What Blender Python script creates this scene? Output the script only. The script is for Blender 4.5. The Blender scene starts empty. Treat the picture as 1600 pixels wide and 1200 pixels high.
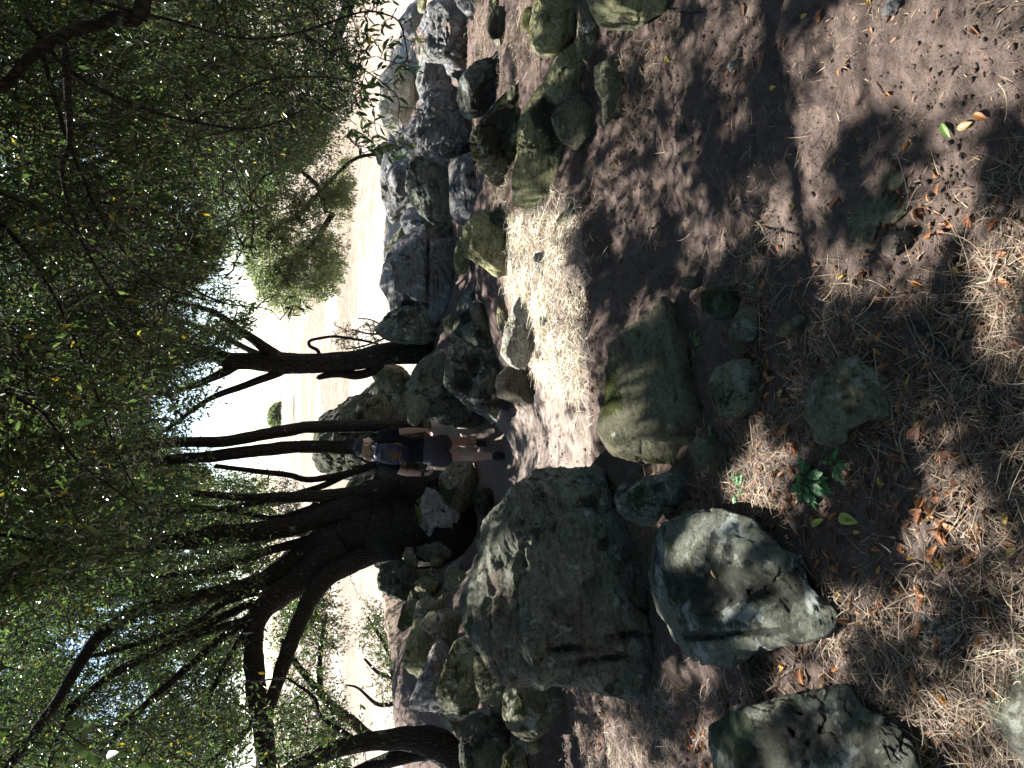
import bpy, bmesh, math, random
import numpy as np
from mathutils import Vector, Matrix

random.seed(7)
RNG = np.random.default_rng(7)
scene = bpy.context.scene
COL = scene.collection

# ------------------------------------------------------------------ camera
PITCH = math.radians(17.5)
FPX = 1160.0
CAM = np.array([0.0, 0.0, 1.6])
FW = np.array([0, math.cos(PITCH), -math.sin(PITCH)])
RT = np.array([1.0, 0, 0])
UP = np.array([0, math.sin(PITCH), math.cos(PITCH)])
cd = bpy.data.cameras.new('camera')
cam = bpy.data.objects.new('camera', cd)
COL.objects.link(cam)
cd.sensor_fit = 'HORIZONTAL'
cd.sensor_width = 36.0
cd.lens = 36.0 * FPX / 1600.0
cd.clip_start = 0.05
cd.clip_end = 4000
# the phone was held sideways: world down runs to the right of the picture
m = Matrix.Identity(4)
for i in range(3):
    m[i][0] = -UP[i]; m[i][1] = RT[i]; m[i][2] = -FW[i]; m[i][3] = CAM[i]
cam.matrix_world = m
scene.camera = cam

# ------------------------------------------------------------------ light
SUN_EL = math.radians(52)
SUN_AZ = math.radians(-32)      # from the view direction (+Y) towards the left (-X)
SUN = np.array([math.sin(SUN_AZ) * math.cos(SUN_EL), math.cos(SUN_AZ) * math.cos(SUN_EL), math.sin(SUN_EL)])
w = bpy.data.worlds.new('World'); scene.world = w; w.use_nodes = True
nt = w.node_tree
bg = nt.nodes['Background']
sky = nt.nodes.new('ShaderNodeTexSky')
sky.sky_type = 'NISHITA'; sky.sun_disc = False
sky.sun_elevation = SUN_EL
sky.sun_rotation = SUN_AZ
sky.air_density = 1.0; sky.dust_density = 0.4; sky.ozone_density = 1.2
nt.links.new(sky.outputs[0], bg.inputs[0])
bg.inputs[1].default_value = 0.056
ld = bpy.data.lights.new('sun', 'SUN'); ld.energy = 5.0; ld.angle = math.radians(0.53)
ld.color = (1.0, 0.94, 0.85)
lo = bpy.data.objects.new('sun', ld); COL.objects.link(lo)
lo.rotation_euler = Vector(tuple(SUN)).to_track_quat('Z', 'Y').to_euler()
lo.location = (0, 0, 30)
scene.view_settings.view_transform = 'Standard'
scene.view_settings.look = 'None'
scene.view_settings.exposure = 2.35
scene.view_settings.gamma = 1.0
scene.cycles.max_bounces = 5
scene.cycles.diffuse_bounces = 2
scene.cycles.transmission_bounces = 3
scene.cycles.transparent_max_bounces = 8
scene.cycles.use_denoising = True

# ------------------------------------------------------------------ helpers
def ray(X, Y):
    u = 1200.0 - np.asarray(Y, float); v = np.asarray(X, float)
    return FW + np.multiply.outer((u - 600.0) / FPX, RT) - np.multiply.outer((v - 800.0) / FPX, UP)

def pt(X, Y, y):
    r = ray(X, Y)
    return CAM + r * (y / r[..., 1])[..., None] if r.ndim > 1 else CAM + r * (y / r[1])

def onz(X, Y, z):
    r = ray(X, Y)
    return CAM + r * ((z - CAM[2]) / r[2])

def project(P):
    d = P - CAM
    dep = d @ FW
    dep = np.where(np.abs(dep) < 1e-6, 1e-6, dep)
    u = 600 + FPX * (d @ RT) / dep
    v = 800 - FPX * (d @ UP) / dep
    return v, 1200 - u, dep      # photo X, photo Y, depth

def _hash(ix, iy, iz, seed):
    h = (ix.astype(np.int64) * 374761393 + iy.astype(np.int64) * 668265263 + iz.astype(np.int64) * 2147483647 + seed * 1274126177) & 0xffffffff
    h = ((h ^ (h >> 13)) * 1274126177) & 0xffffffff
    h = ((h ^ (h >> 15)) * 2246822519) & 0xffffffff
    h = h ^ (h >> 16)
    return (h & 0xffffff) / float(0xffffff)

def vnoise(P, seed=0):
    P = np.asarray(P, float)
    i = np.floor(P).astype(np.int64); f = P - i
    f = f * f * f * (f * (f * 6 - 15) + 10)
    x, y, z = i[:, 0], i[:, 1], i[:, 2]
    r = 0
    for dx in (0, 1):
        wx = f[:, 0] if dx else 1 - f[:, 0]
        for dy in (0, 1):
            wy = f[:, 1] if dy else 1 - f[:, 1]
            for dz in (0, 1):
                wz = f[:, 2] if dz else 1 - f[:, 2]
                r = r + _hash(x + dx, y + dy, z + dz, seed) * wx * wy * wz
    return r * 2 - 1

ROT = np.array([[0.0, 0.8, 0.6], [-0.8, 0.36, -0.48], [-0.6, -0.48, 0.64]])
def fbm(P, octv=4, seed=0, gain=0.5, ridged=False):
    a = 1.0; s = 0; q = np.asarray(P, float); t = 0
    for o in range(octv):
        n = vnoise(q, seed + o * 17)
        if ridged: n = 1 - 2 * np.abs(n)
        s = s + a * n; t += a; a *= gain
        q = (q @ ROT) * 2.03 + 11.7
    return s / t

def in_poly(px, py, poly):
    inside = np.zeros(np.shape(px), bool)
    n = len(poly); j = n - 1
    for i in range(n):
        xi, yi = poly[i]; xj, yj = poly[j]
        if yi != yj:
            c = ((yi > py) != (yj > py)) & (px < (xj - xi) * (py - yi) / (yj - yi) + xi)
            inside ^= c
        j = i
    return inside

def fast_mesh(name, verts, faces_list, smooth=True):
    """verts (N,3); faces_list: list of int arrays (M,k)"""
    me = bpy.data.meshes.new(name)
    verts = np.ascontiguousarray(verts, np.float32)
    me.vertices.add(len(verts)); me.vertices.foreach_set('co', verts.ravel())
    loops = np.concatenate([f.ravel() for f in faces_list]).astype(np.int32)
    sizes = np.concatenate([np.full(len(f), f.shape[1], np.int32) for f in faces_list])
    starts = np.concatenate([[0], np.cumsum(sizes)[:-1]]).astype(np.int32)
    me.loops.add(len(loops)); me.loops.foreach_set('vertex_index', loops)
    me.polygons.add(len(sizes)); me.polygons.foreach_set('loop_start', starts)
    if smooth: me.polygons.foreach_set('use_smooth', np.ones(len(sizes), bool))
    me.update(calc_edges=True)
    return me

def link(name, me, mat=None, parent=None, loc=None):
    o = bpy.data.objects.new(name, me); COL.objects.link(o)
    if mat is not None: me.materials.append(mat)
    if parent is not None: o.parent = parent
    if loc is not None: o.location = loc
    return o

def tag(o, label=None, cat=None, group=None, kind=None):
    if label: o['label'] = label
    if cat: o['category'] = cat
    if group: o['group'] = group
    if kind: o['kind'] = kind
    return o

def empty(name, loc):
    o = bpy.data.objects.new(name, None); COL.objects.link(o); o.location = loc
    o.empty_display_size = 0.1
    return o

# ------------------------------------------------------------------ materials
def newmat(name):
    mt = bpy.data.materials.new(name); mt.use_nodes = True
    n = mt.node_tree.nodes; b = n['Principled BSDF']
    return mt, mt.node_tree, b

def N(tree, typ, **kw):
    nd = tree.nodes.new(typ)
    for k, v in kw.items():
        if k.startswith('i_'):
            nd.inputs[k[2:].replace('_', ' ')].default_value = v
        else: setattr(nd, k, v)
    return nd

def ramp(tree, fac, stops):
    r = tree.nodes.new('ShaderNodeValToRGB')
    while len(r.color_ramp.elements) < len(stops): r.color_ramp.elements.new(0.5)
    for e, (p, c) in zip(r.color_ramp.elements, stops):
        e.position = p
        e.color = c if len(c) == 4 else (*c, 1)
    tree.links.new(fac, r.inputs[0])
    return r.outputs[0]

def mix(tree, fac, a, b, mode='MIX'):
    mx = tree.nodes.new('ShaderNodeMix'); mx.data_type = 'RGBA'; mx.blend_type = mode
    for s, v in ((mx.inputs[0], fac), (mx.inputs[6], a), (mx.inputs[7], b)):
        if hasattr(v, 'links'): tree.links.new(v, s)
        elif isinstance(v, (int, float)): s.default_value = v
        else: s.default_value = (*v, 1) if len(v) == 3 else v
    return mx.outputs[2]

def noise(tree, vec, scale, detail=6, rough=0.6, dist=0.0):
    n = N(tree, 'ShaderNodeTexNoise'); n.inputs['Scale'].default_value = scale
    n.inputs['Detail'].default_value = detail; n.inputs['Roughness'].default_value = rough
    n.inputs['Distortion'].default_value = dist
    tree.links.new(vec, n.inputs['Vector'])
    return n.outputs[0]

def vadd(tree, a, vec, k=1.0):
    m_ = tree.nodes.new('ShaderNodeVectorMath'); m_.operation = 'ADD'
    tree.links.new(a, m_.inputs[0]); m_.inputs[1].default_value = vec
    return m_.outputs[0]

def math_(tree, op, a, b=None, c=None, clamp=False):
    m_ = tree.nodes.new('ShaderNodeMath'); m_.operation = op; m_.use_clamp = clamp
    for s, v in zip(m_.inputs, (a, b, c)):
        if v is None: continue
        if hasattr(v, 'links'): tree.links.new(v, s)
        else: s.default_value = v
    return m_.outputs[0]

def bump(tree, h, strength, dist, base=None):
    b = tree.nodes.new('ShaderNodeBump'); b.inputs['Strength'].default_value = strength
    b.inputs['Distance'].default_value = dist
    tree.links.new(h, b.inputs['Height'])
    if base is not None: tree.links.new(base, b.inputs['Normal'])
    return b.outputs[0]

def rock_mat(name, ca, cb, lichen=0.5, lcol=(.42, .44, .40), moss=0.3, mcol=(.07, .10, .015), dark=0.4, warm=None, fine=1.0):
    mt, t, b = newmat(name)
    L = t.links
    geo = N(t, 'ShaderNodeNewGeometry'); pos = geo.outputs['Position']
    n1 = noise(t, pos, 3.2, 8, .62)
    n2 = noise(t, vadd(t, pos, (5, 3, 9)), 17, 8, .7)
    c = mix(t, math_(t, 'MULTIPLY_ADD', n2, 2.2, -0.6, True), ca, cb)
    # broad tone
    c = mix(t, ramp(t, n1, [(0.36, (0, 0, 0)), (0.62, (1, 1, 1))]), c, mix(t, 1.0, c, (.62, .62, .60), 'MULTIPLY'))
    if warm:
        n6 = noise(t, vadd(t, pos, (31, 13, 1)), 2.4, 5, .6)
        c = mix(t, ramp(t, n6, [(0.54, (0, 0, 0)), (0.66, (1, 1, 1))]), c, warm)
    # coarse grain: dark pores and pale grains
    g1 = noise(t, vadd(t, pos, (8, 1, 2)), 55, 7, .8)
    c = mix(t, ramp(t, g1, [(.40, (1, 1, 1)), (.47, (0, 0, 0))]), c, mix(t, 1.0, c, (.38, .38, .38), 'MULTIPLY'))
    c = mix(t, ramp(t, g1, [(.56, (0, 0, 0)), (.64, (1, 1, 1))]), c, mix(t, 1.0, c, (1.55, 1.55, 1.5), 'MULTIPLY'))
    gs = N(t, 'ShaderNodeMapping'); gs.inputs['Scale'].default_value = (1.4, 2.2, 8); gs.inputs['Rotation'].default_value = (.5, .35, .2); L.new(pos, gs.inputs[0])
    g2 = noise(t, gs.outputs[0], 3.2, 8, .75, .5)
    c = mix(t, ramp(t, g2, [(.40, (1, 1, 1)), (.50, (0, 0, 0))]), c, mix(t, 1.0, c, (.55, .55, .52), 'MULTIPLY'))
    # lichen crusts, crisp-edged blotches
    n3 = noise(t, vadd(t, pos, (1, 22, 4)), 6.5, 9, .72, .4)
    v1 = N(t, 'ShaderNodeTexVoronoi'); v1.feature = 'F1'; v1.inputs['Scale'].default_value = 38
    L.new(pos, v1.inputs['Vector'])
    lm = math_(t, 'ADD', n3, math_(t, 'MULTIPLY', v1.outputs[0], -0.09))
    lm = ramp(t, lm, [(0.60 - 0.16 * lichen, (0, 0, 0)), (0.63 - 0.16 * lichen, (1, 1, 1))])
    lc = mix(t, n2, lcol, tuple(k * .72 for k in lcol))
    c = mix(t, math_(t, 'MULTIPLY', lm, .85), c, lc)
    # separate round lichen spots
    v3 = N(t, 'ShaderNodeTexVoronoi'); v3.inputs['Scale'].default_value = 19; v3.inputs['Randomness'].default_value = 1
    wn = N(t, 'ShaderNodeVectorMath'); wn.operation = 'ADD'
    wt = N(t, 'ShaderNodeTexNoise'); wt.inputs['Scale'].default_value = 40; L.new(pos, wt.inputs['Vector'])
    ws = N(t, 'ShaderNodeVectorMath'); ws.operation = 'SCALE'; ws.inputs['Scale'].default_value = .03
    L.new(wt.outputs[1], ws.inputs[0]); L.new(pos, wn.inputs[0]); L.new(ws.outputs[0], wn.inputs[1]); L.new(wn.outputs[0], v3.inputs['Vector'])
    rc = N(t, 'ShaderNodeSeparateColor'); L.new(v3.outputs[1], rc.inputs[0])
    spot = math_(t, 'LESS_THAN', v3.outputs[0], math_(t, 'MULTIPLY_ADD', rc.outputs[1], .36, .06))
    spot = math_(t, 'MULTIPLY', spot, math_(t, 'LESS_THAN', rc.outputs[0], .30 * lichen))
    c = mix(t, math_(t, 'MULTIPLY', spot, .8), c, mix(t, rc.outputs[2], lcol, tuple(min(1, k * 1.25) for k in lcol)))
    # black crust by noise; the dents are coloured dark too
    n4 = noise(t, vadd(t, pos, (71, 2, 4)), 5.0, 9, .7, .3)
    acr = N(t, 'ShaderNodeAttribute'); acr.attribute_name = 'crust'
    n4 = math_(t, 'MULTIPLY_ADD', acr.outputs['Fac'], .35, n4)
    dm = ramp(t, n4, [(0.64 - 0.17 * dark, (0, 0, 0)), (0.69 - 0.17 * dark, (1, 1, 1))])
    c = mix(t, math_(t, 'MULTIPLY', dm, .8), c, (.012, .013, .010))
    # moss prefers faces that look up
    sx = N(t, 'ShaderNodeSeparateXYZ'); L.new(geo.outputs['Normal'], sx.inputs[0])
    n5 = noise(t, vadd(t, pos, (3, 44, 7)), 4.0, 7, .65, .2)
    mm = math_(t, 'MULTIPLY_ADD', sx.outputs[2], 0.13, n5)
    ams = N(t, 'ShaderNodeAttribute'); ams.attribute_name = 'mossy'
    mm = math_(t, 'MULTIPLY_ADD', ams.outputs['Fac'], .2, mm)
    mm = ramp(t, mm, [(0.74 - 0.22 * moss, (0, 0, 0)), (0.79 - 0.22 * moss, (1, 1, 1))])
    n7 = noise(t, pos, 90, 3, .7)
    mc = mix(t, n7, tuple(k * .45 for k in mcol), tuple(k * 1.5 for k in mcol))
    c = mix(t, mm, c, mc)
    L.new(c, b.inputs['Base Color'])
    b.inputs['Roughness'].default_value = .92
    b.inputs['Specular IOR Level'].default_value = .25
    v2 = N(t, 'ShaderNodeTexVoronoi'); v2.feature = 'DISTANCE_TO_EDGE'; v2.inputs['Scale'].default_value = 3.2
    dpos = N(t, 'ShaderNodeVectorMath'); dpos.operation = 'ADD'
    nn = N(t, 'ShaderNodeTexNoise'); nn.inputs['Scale'].default_value = 4; nn.inputs['Detail'].default_value = 5
    L.new(pos, nn.inputs['Vector'])
    sc = N(t, 'ShaderNodeVectorMath'); sc.operation = 'SCALE'; sc.inputs['Scale'].default_value = .55
    L.new(nn.outputs[1], sc.inputs[0]); L.new(pos, dpos.inputs[0]); L.new(sc.outputs[0], dpos.inputs[1])
    L.new(dpos.outputs[0], v2.inputs['Vector'])
    crack = ramp(t, v2.outputs[0], [(0.0, (0, 0, 0)), (0.02, (1, 1, 1))])
    bn = bump(t, crack, .35, .012)
    bn = bump(t, noise(t, pos, 28, 8, .75), 1.0, .035 * fine, bn)
    bn = bump(t, g2, .8, .05, bn)
    bn = bump(t, g1, 1.0, .010, bn)
    bn = bump(t, math_(t, 'MULTIPLY', mm, n7), 1.0, .018, bn)
    L.new(bn, b.inputs['Normal'])
    return mt

M = {}
M['rock_green'] = rock_mat('green_grey_rock', (0.182, 0.189, 0.130), (0.299, 0.299, 0.208), lichen=.42, lcol=(.36, .39, .34), moss=.3, mcol=(.05, .06, .018), dark=.42)
M['rock_slab'] = rock_mat('slab_rock', (0.162, 0.162, 0.105), (0.243, 0.243, 0.162), lichen=.15, lcol=(.35, .37, .30), moss=.05, mcol=(.06, .075, .012), dark=.3)
M['rock_big'] = rock_mat('weathered_rock', (0.162, 0.176, 0.142), (0.284, 0.297, 0.243), lichen=.42, lcol=(.33, .36, .31), moss=.15, mcol=(.06, .08, .02), dark=.52, warm=(.17, .14, .115))
M['rock_lichen'] = rock_mat('lichen_rock', (0.168, 0.186, 0.156), (0.252, 0.270, 0.216), lichen=.6, lcol=(.38, .42, .41), moss=.12, mcol=(.03, .045, .02), dark=.62)
M['rock_blue'] = rock_mat('pale_grey_rock', (.22, .225, .235), (.36, .37, .385), lichen=.5, lcol=(.50, .52, .54), moss=.1, mcol=(.10, .11, .05), dark=.42, warm=(.25, .18, .135), fine=1.3)
M['rock_olive'] = rock_mat('olive_rock', (0.275, 0.275, 0.143), (0.418, 0.418, 0.253), lichen=.30, lcol=(.45, .46, .37), moss=.25, mcol=(.10, .11, .03), dark=.42)
M['rock_white'] = rock_mat('bleached_rock', (.38, .38, .33), (.55, .55, .50), lichen=.5, lcol=(.62, .62, .58), moss=.25, mcol=(.16, .17, .03), dark=.22)
M['rock_moss'] = rock_mat('mossy_rock', (0.192, 0.192, 0.120), (0.384, 0.384, 0.264), lichen=.55, lcol=(.46, .47, .40), moss=.6, mcol=(.065, .07, .02), dark=.5)
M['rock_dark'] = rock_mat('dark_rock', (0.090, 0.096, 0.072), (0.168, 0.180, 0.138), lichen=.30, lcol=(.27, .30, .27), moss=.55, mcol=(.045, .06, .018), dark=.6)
M['rock_dusty'] = rock_mat('dusty_rock', (.21, .20, .15), (.29, .26, .21), lichen=.15, lcol=(.40, .40, .33), moss=.0, dark=.15, warm=(.20, .16, .13))

def dirt_mat():
    mt, t, b = newmat('dirt'); L = t.links
    geo = N(t, 'ShaderNodeNewGeometry'); pos = geo.outputs['Position']
    n1 = noise(t, pos, 1.4, 6, .6); n2 = noise(t, pos, 24, 9, .75); n3 = noise(t, vadd(t, pos, (9, 9, 9)), 110, 6, .75)
    c = mix(t, n2, (.045, .033, .029), (.275, .215, .19))
    c = mix(t, ramp(t, n1, [(.38, (0, 0, 0)), (.6, (1, 1, 1))]), c, mix(t, 1.0, c, (.75, .72, .72), 'MULTIPLY'))
    c = mix(t, ramp(t, n3, [(.34, (1, 1, 1)), (.46, (0, 0, 0))]), c, (.055, .042, .035))
    v = N(t, 'ShaderNodeTexVoronoi'); v.inputs['Scale'].default_value = 160; L.new(pos, v.inputs['Vector'])
    sp = ramp(t, v.outputs[0], [(.12, (1, 1, 1)), (.2, (0, 0, 0))])
    rnd = N(t, 'ShaderNodeSeparateColor'); L.new(v.outputs[1], rnd.inputs[0])
    sp = math_(t, 'MULTIPLY', sp, math_(t, 'GREATER_THAN', rnd.outputs[0], .72))
    c = mix(t, sp, c, mix(t, rnd.outputs[1], (.42, .34, .25), (.22, .10, .05)))
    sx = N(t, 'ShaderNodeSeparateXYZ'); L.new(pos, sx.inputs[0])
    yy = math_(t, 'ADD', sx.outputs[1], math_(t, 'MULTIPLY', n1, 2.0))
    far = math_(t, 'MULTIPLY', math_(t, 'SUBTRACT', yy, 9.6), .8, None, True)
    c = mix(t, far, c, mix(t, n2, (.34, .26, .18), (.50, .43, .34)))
    L.new(c, b.inputs['Base Color']); b.inputs['Roughness'].default_value = .95
    b.inputs['Specular IOR Level'].default_value = .15
    bn = bump(t, noise(t, pos, 18, 8, .7), .8, .04)
    bn = bump(t, n3, .9, .01, bn)
    bn = bump(t, sp, .5, .006, bn)
    L.new(bn, b.inputs['Normal'])
    return mt
M['dirt'] = dirt_mat()

def path_mat():
    mt, t, b = newmat('trodden_dirt'); L = t.links
    geo = N(t, 'ShaderNodeNewGeometry'); pos = geo.outputs['Position']
    n2 = noise(t, pos, 16, 9, .75); n3 = noise(t, vadd(t, pos, (9, 9, 9)), 90, 6, .75)
    c = mix(t, n2, (.11, .088, .080), (.36, .30, .26))
    c = mix(t, ramp(t, n3, [(.34, (1, 1, 1)), (.46, (0, 0, 0))]), c, (.08, .06, .05))
    L.new(c, b.inputs['Base Color']); b.inputs['Roughness'].default_value = .95
    bn = bump(t, n2, .8, .04); bn = bump(t, n3, .8, .01, bn)
    L.new(bn, b.inputs['Normal'])
    return mt
M['path'] = path_mat()

def meadow_mat():
    mt, t, b = newmat('dry_meadow'); L = t.links
    geo = N(t, 'ShaderNodeNewGeometry'); pos = geo.outputs['Position']
    mp = N(t, 'ShaderNodeMapping'); mp.inputs['Scale'].default_value = (1, .35, 1); L.new(pos, mp.inputs[0])
    n1 = noise(t, mp.outputs[0], .25, 6, .6); n2 = noise(t, mp.outputs[0], 2.2, 8, .8); n3 = noise(t, pos, .06, 3, .5)
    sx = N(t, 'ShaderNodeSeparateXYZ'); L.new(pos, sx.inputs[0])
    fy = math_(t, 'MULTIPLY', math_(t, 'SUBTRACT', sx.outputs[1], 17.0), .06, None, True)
    c = mix(t, fy, mix(t, n1, (.27, .23, .19), (.40, .36, .31)), mix(t, n1, (.15, .113, .08), (.20, .16, .12)))  # near end paler: bleached ground plus its glare put into the colour
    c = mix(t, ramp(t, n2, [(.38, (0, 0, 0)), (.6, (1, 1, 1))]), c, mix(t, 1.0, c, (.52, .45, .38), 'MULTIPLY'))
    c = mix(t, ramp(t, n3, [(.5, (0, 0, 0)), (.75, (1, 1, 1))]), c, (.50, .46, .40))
    L.new(c, b.inputs['Base Color']); b.inputs['Roughness'].default_value = .95
    L.new(bump(t, n2, .7, .15), b.inputs['Normal'])
    return mt
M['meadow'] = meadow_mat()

def leaf_mat(name, ca, cb, cc, trans=.35, rough=.38, rare=None):
    mt, t, b = newmat(name); L = t.links
    geo = N(t, 'ShaderNodeNewGeometry')
    r = geo.outputs['Random Per Island']
    stops = [(0, ca), (.55, cb), (.96, cc)]
    if rare: stops += [(.995, rare)]
    col = ramp(t, r, stops)
    L.new(col, b.inputs['Base Color']); b.inputs['Roughness'].default_value = rough
    b.inputs['Specular IOR Level'].default_value = .5
    tr = N(t, 'ShaderNodeBsdfTranslucent')
    tc = mix(t, .5, col, mix(t, 1.0, col, (1.2, 1.5, .6), 'MULTIPLY'))
    tc2 = mix(t, 1.0, tc, (1.5, 1.5, 1.2), 'MULTIPLY')
    L.new(tc2, tr.inputs[0])
    ms = N(t, 'ShaderNodeMixShader'); ms.inputs[0].default_value = trans
    L.new(b.outputs[0], ms.inputs[1]); L.new(tr.outputs[0], ms.inputs[2])
    L.new(ms.outputs[0], t.nodes['Material Output'].inputs[0])
    return mt
M['leaf'] = leaf_mat('evergreen_leaves', (.020, .036, .016), (.045, .072, .032), (.10, .14, .065), .36, .26, (.30, .20, .03))
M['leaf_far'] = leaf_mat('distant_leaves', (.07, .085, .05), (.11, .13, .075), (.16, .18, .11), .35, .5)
M['leaf_herb'] = leaf_mat('herb_leaves', (.04, .14, .05), (.07, .20, .075), (.11, .26, .09), .3, .5)
M['leaf_shrub'] = leaf_mat('shrub_leaves', (.05, .05, .022), (.09, .08, .03), (.14, .11, .05), .3, .5)
M['litter'] = leaf_mat('fallen_leaves', (.07, .038, .024), (.17, .075, .038), (.42, .17, .06), .12, .6, (.42, .30, .05))
M['straw'] = leaf_mat('dry_straw', (.07, .045, .033), (.17, .122, .088), (.40, .32, .225), .15, .6)

def plain(name, col, rough=.7, nscale=0, namp=.3, bumpd=0.0, spec=.4):
    mt, t, b = newmat(name); L = t.links
    b.inputs['Roughness'].default_value = rough; b.inputs['Specular IOR Level'].default_value = spec
    geo = N(t, 'ShaderNodeNewGeometry')
    if nscale:
        n = noise(t, geo.outputs['Position'], nscale, 6, .65)
        L.new(mix(t, n, tuple(k * (1 - namp) for k in col), tuple(min(1, k * (1 + namp)) for k in col)), b.inputs['Base Color'])
        if bumpd: L.new(bump(t, n, .8, bumpd), b.inputs['Normal'])
    else: b.inputs['Base Color'].default_value = (*col, 1)
    return mt

def bark_mat(name, ca, cb, lich=.3):
    mt, t, b = newmat(name); L = t.links
    geo = N(t, 'ShaderNodeNewGeometry'); pos = geo.outputs['Position']
    mp = N(t, 'ShaderNodeMapping'); mp.inputs['Scale'].default_value = (1, 1, .28); L.new(pos, mp.inputs[0])
    n1 = noise(t, mp.outputs[0], 45, 6, .7, .6); n2 = noise(t, pos, 7, 6, .7)
    v = N(t, 'ShaderNodeTexVoronoi'); v.feature = 'DISTANCE_TO_EDGE'; v.inputs['Scale'].default_value = 38
    L.new(mp.outputs[0], v.inputs['Vector'])
    vr = ramp(t, v.outputs[0], [(0, (0, 0, 0)), (.25, (1, 1, 1))])
    c = mix(t, math_(t, 'MULTIPLY', n1, vr), ca, cb)
    c = mix(t, ramp(t, n2, [(.66 - .15 * lich, (0, 0, 0)), (.70 - .15 * lich, (1, 1, 1))]), c, (.13, .145, .11))
    L.new(c, b.inputs['Base Color']); b.inputs['Roughness'].default_value = .9
    b.inputs['Specular IOR Level'].default_value = .2
    bn = bump(t, vr, 1.0, .02); bn = bump(t, n1, .8, .012, bn)
    L.new(bn, b.inputs['Normal'])
    return mt
M['bark'] = bark_mat('dark_bark', (.010, .009, .008), (.045, .039, .034), .2)
M['bark_twig'] = bark_mat('twig_bark', (.03, .026, .02), (.12, .105, .08), .6)

# ------------------------------------------------------------------ terrain
CTRL = [  # photo X, photo Y, ground height z
    (1600, -100, .06), (1600, 600, 0), (1600, 1300, 0), (1400, -100, .05), (1400, 300, .02), (1400, 600, 0), (1400, 900, 0), (1400, 1300, 0),
    (1200, 0, .04), (1200, 300, .02), (1200, 600, 0), (1200, 900, 0), (1200, 1200, -.02), (1100, 1150, -.05),
    (1080, 0, .05), (1080, 300, .0), (1090, 500, -.05), (1100, 720, -.05), (1020, 100, .02), (1000, 250, -.03), (960, 300, -.03),
    (940, 400, -.04), (932, 330, -.03), (1000, 450, -.04), (935, 480, -.05), (1000, 1130, -.10), (930, 1150, -.15), (880, 1150, -.22), (830, 1190, -.30),
    (905, 330, .07), (900, 400, .075), (906, 470, .07), (915, 540, .055), (920, 620, .03), (920, 700, -.02), (915, 800, -.08),
    (860, 400, .08), (870, 500, .04), (880, 600, -.04), (870, 690, -.22), (850, 640, -.25), (830, 690, -.52), (805, 700, -.72), (785, 700, -.92), (785, 640, -.88),
    (770, 760, -.92), (740, 800, -.95), (725, 860, -.95), (720, 900, -.9), (820, 620, -.42), (820, 520, -.10), (800, 400, .0), (820, 450, .04),
    (780, 430, -.10), (740, 450, -.25), (715, 450, -.33), (750, 640, -.75), (720, 560, -.5),
    (800, 150, .05), (820, 60, .08), (780, 60, .04), (750, 60, -.02), (760, 220, .0), (740, 330, -.10), (800, 340, .04), (860, 250, .04),
    (720, 100, -.12), (715, 0, -.1), (900, 0, .10),
]
_cp = np.array([onz(X, Y, z) for X, Y, z in CTRL])
_extra = np.array([
    (-3.4, 4.2, -.1), (-4.2, 6.0, .1), (-5, 5, -.1), (-7, 7, -.2), (-4.6, 9.0, -.3), (-4.5, 12, -1.3),
    (-8, 11, -1.1), (0, 11, -1.15), (3, 11, -.9), (3.5, 8.8, -.35), (6, 8, -.1), (7, 11, -.7), (9, 6, .1), (5, 5, .12), (6, 3, .15),
    (3, 2, .08), (4, 0, .1), (0, 0, 0), (-3, 1, 0), (-4, 3, -.05), (0, -4, 0), (5, -5, .1), (-5, -5, 0), (-9, 0, 0), (10, 0, .2),
    (-1.6, 12.5, -1.35), (2, 13.5, -1.4), (8, 14, -1.3), (-8, 14, -1.4), (12, 9, 0), (-12, 8, -.5), (-1.5, 4.4, -.15), (-2.2, 3.4, -.08)])
# ground under the rocks of the rim, given as photo X, photo Y and distance
ANCH = [(690,1030,6.6),(712,1060,6.0),(742,1080,5.6),(797,1070,5.1),(812,1180,5.1),(712,985,6.3),(722,920,7.6),(680,920,8.6),(688,955,7.0),(665,965,7.6),
        (650,910,8.9),(712,820,9.3),(708,865,9.0),(738,765,9.2),(648,875,9.2),(640,820,9.8),(704,300,7.4),(752,305,6.9),(658,30,9.6),(643,170,11),(622,250,11.5),
        (733,400,6.6),(710,440,8.0),(684,510,7.9),(705,600,7.6),(765,650,7.6),(640,610,8.8),(690,555,8.3),(650,700,10.9),(730,700,9.6)]
_an = np.array([pt(a, b, c) for a, b, c in ANCH])
CP = np.vstack([_cp, _extra, _an])
def _phi(r): return np.where(r > 1e-9, r * r * np.log(np.maximum(r, 1e-9)), 0)
def _fit(cp):
    n = len(cp)
    r = np.linalg.norm(cp[:, None, :2] - cp[None, :, :2], axis=2)
    A = np.zeros((n + 3, n + 3)); A[:n, :n] = _phi(r) + np.eye(n) * .004
    A[:n, n] = 1; A[:n, n + 1:] = cp[:, :2]; A[n:, :n] = A[:n, n:].T
    b = np.zeros(n + 3); b[:n] = cp[:, 2]
    return np.linalg.solve(A, b)
_W = _fit(CP)
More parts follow.
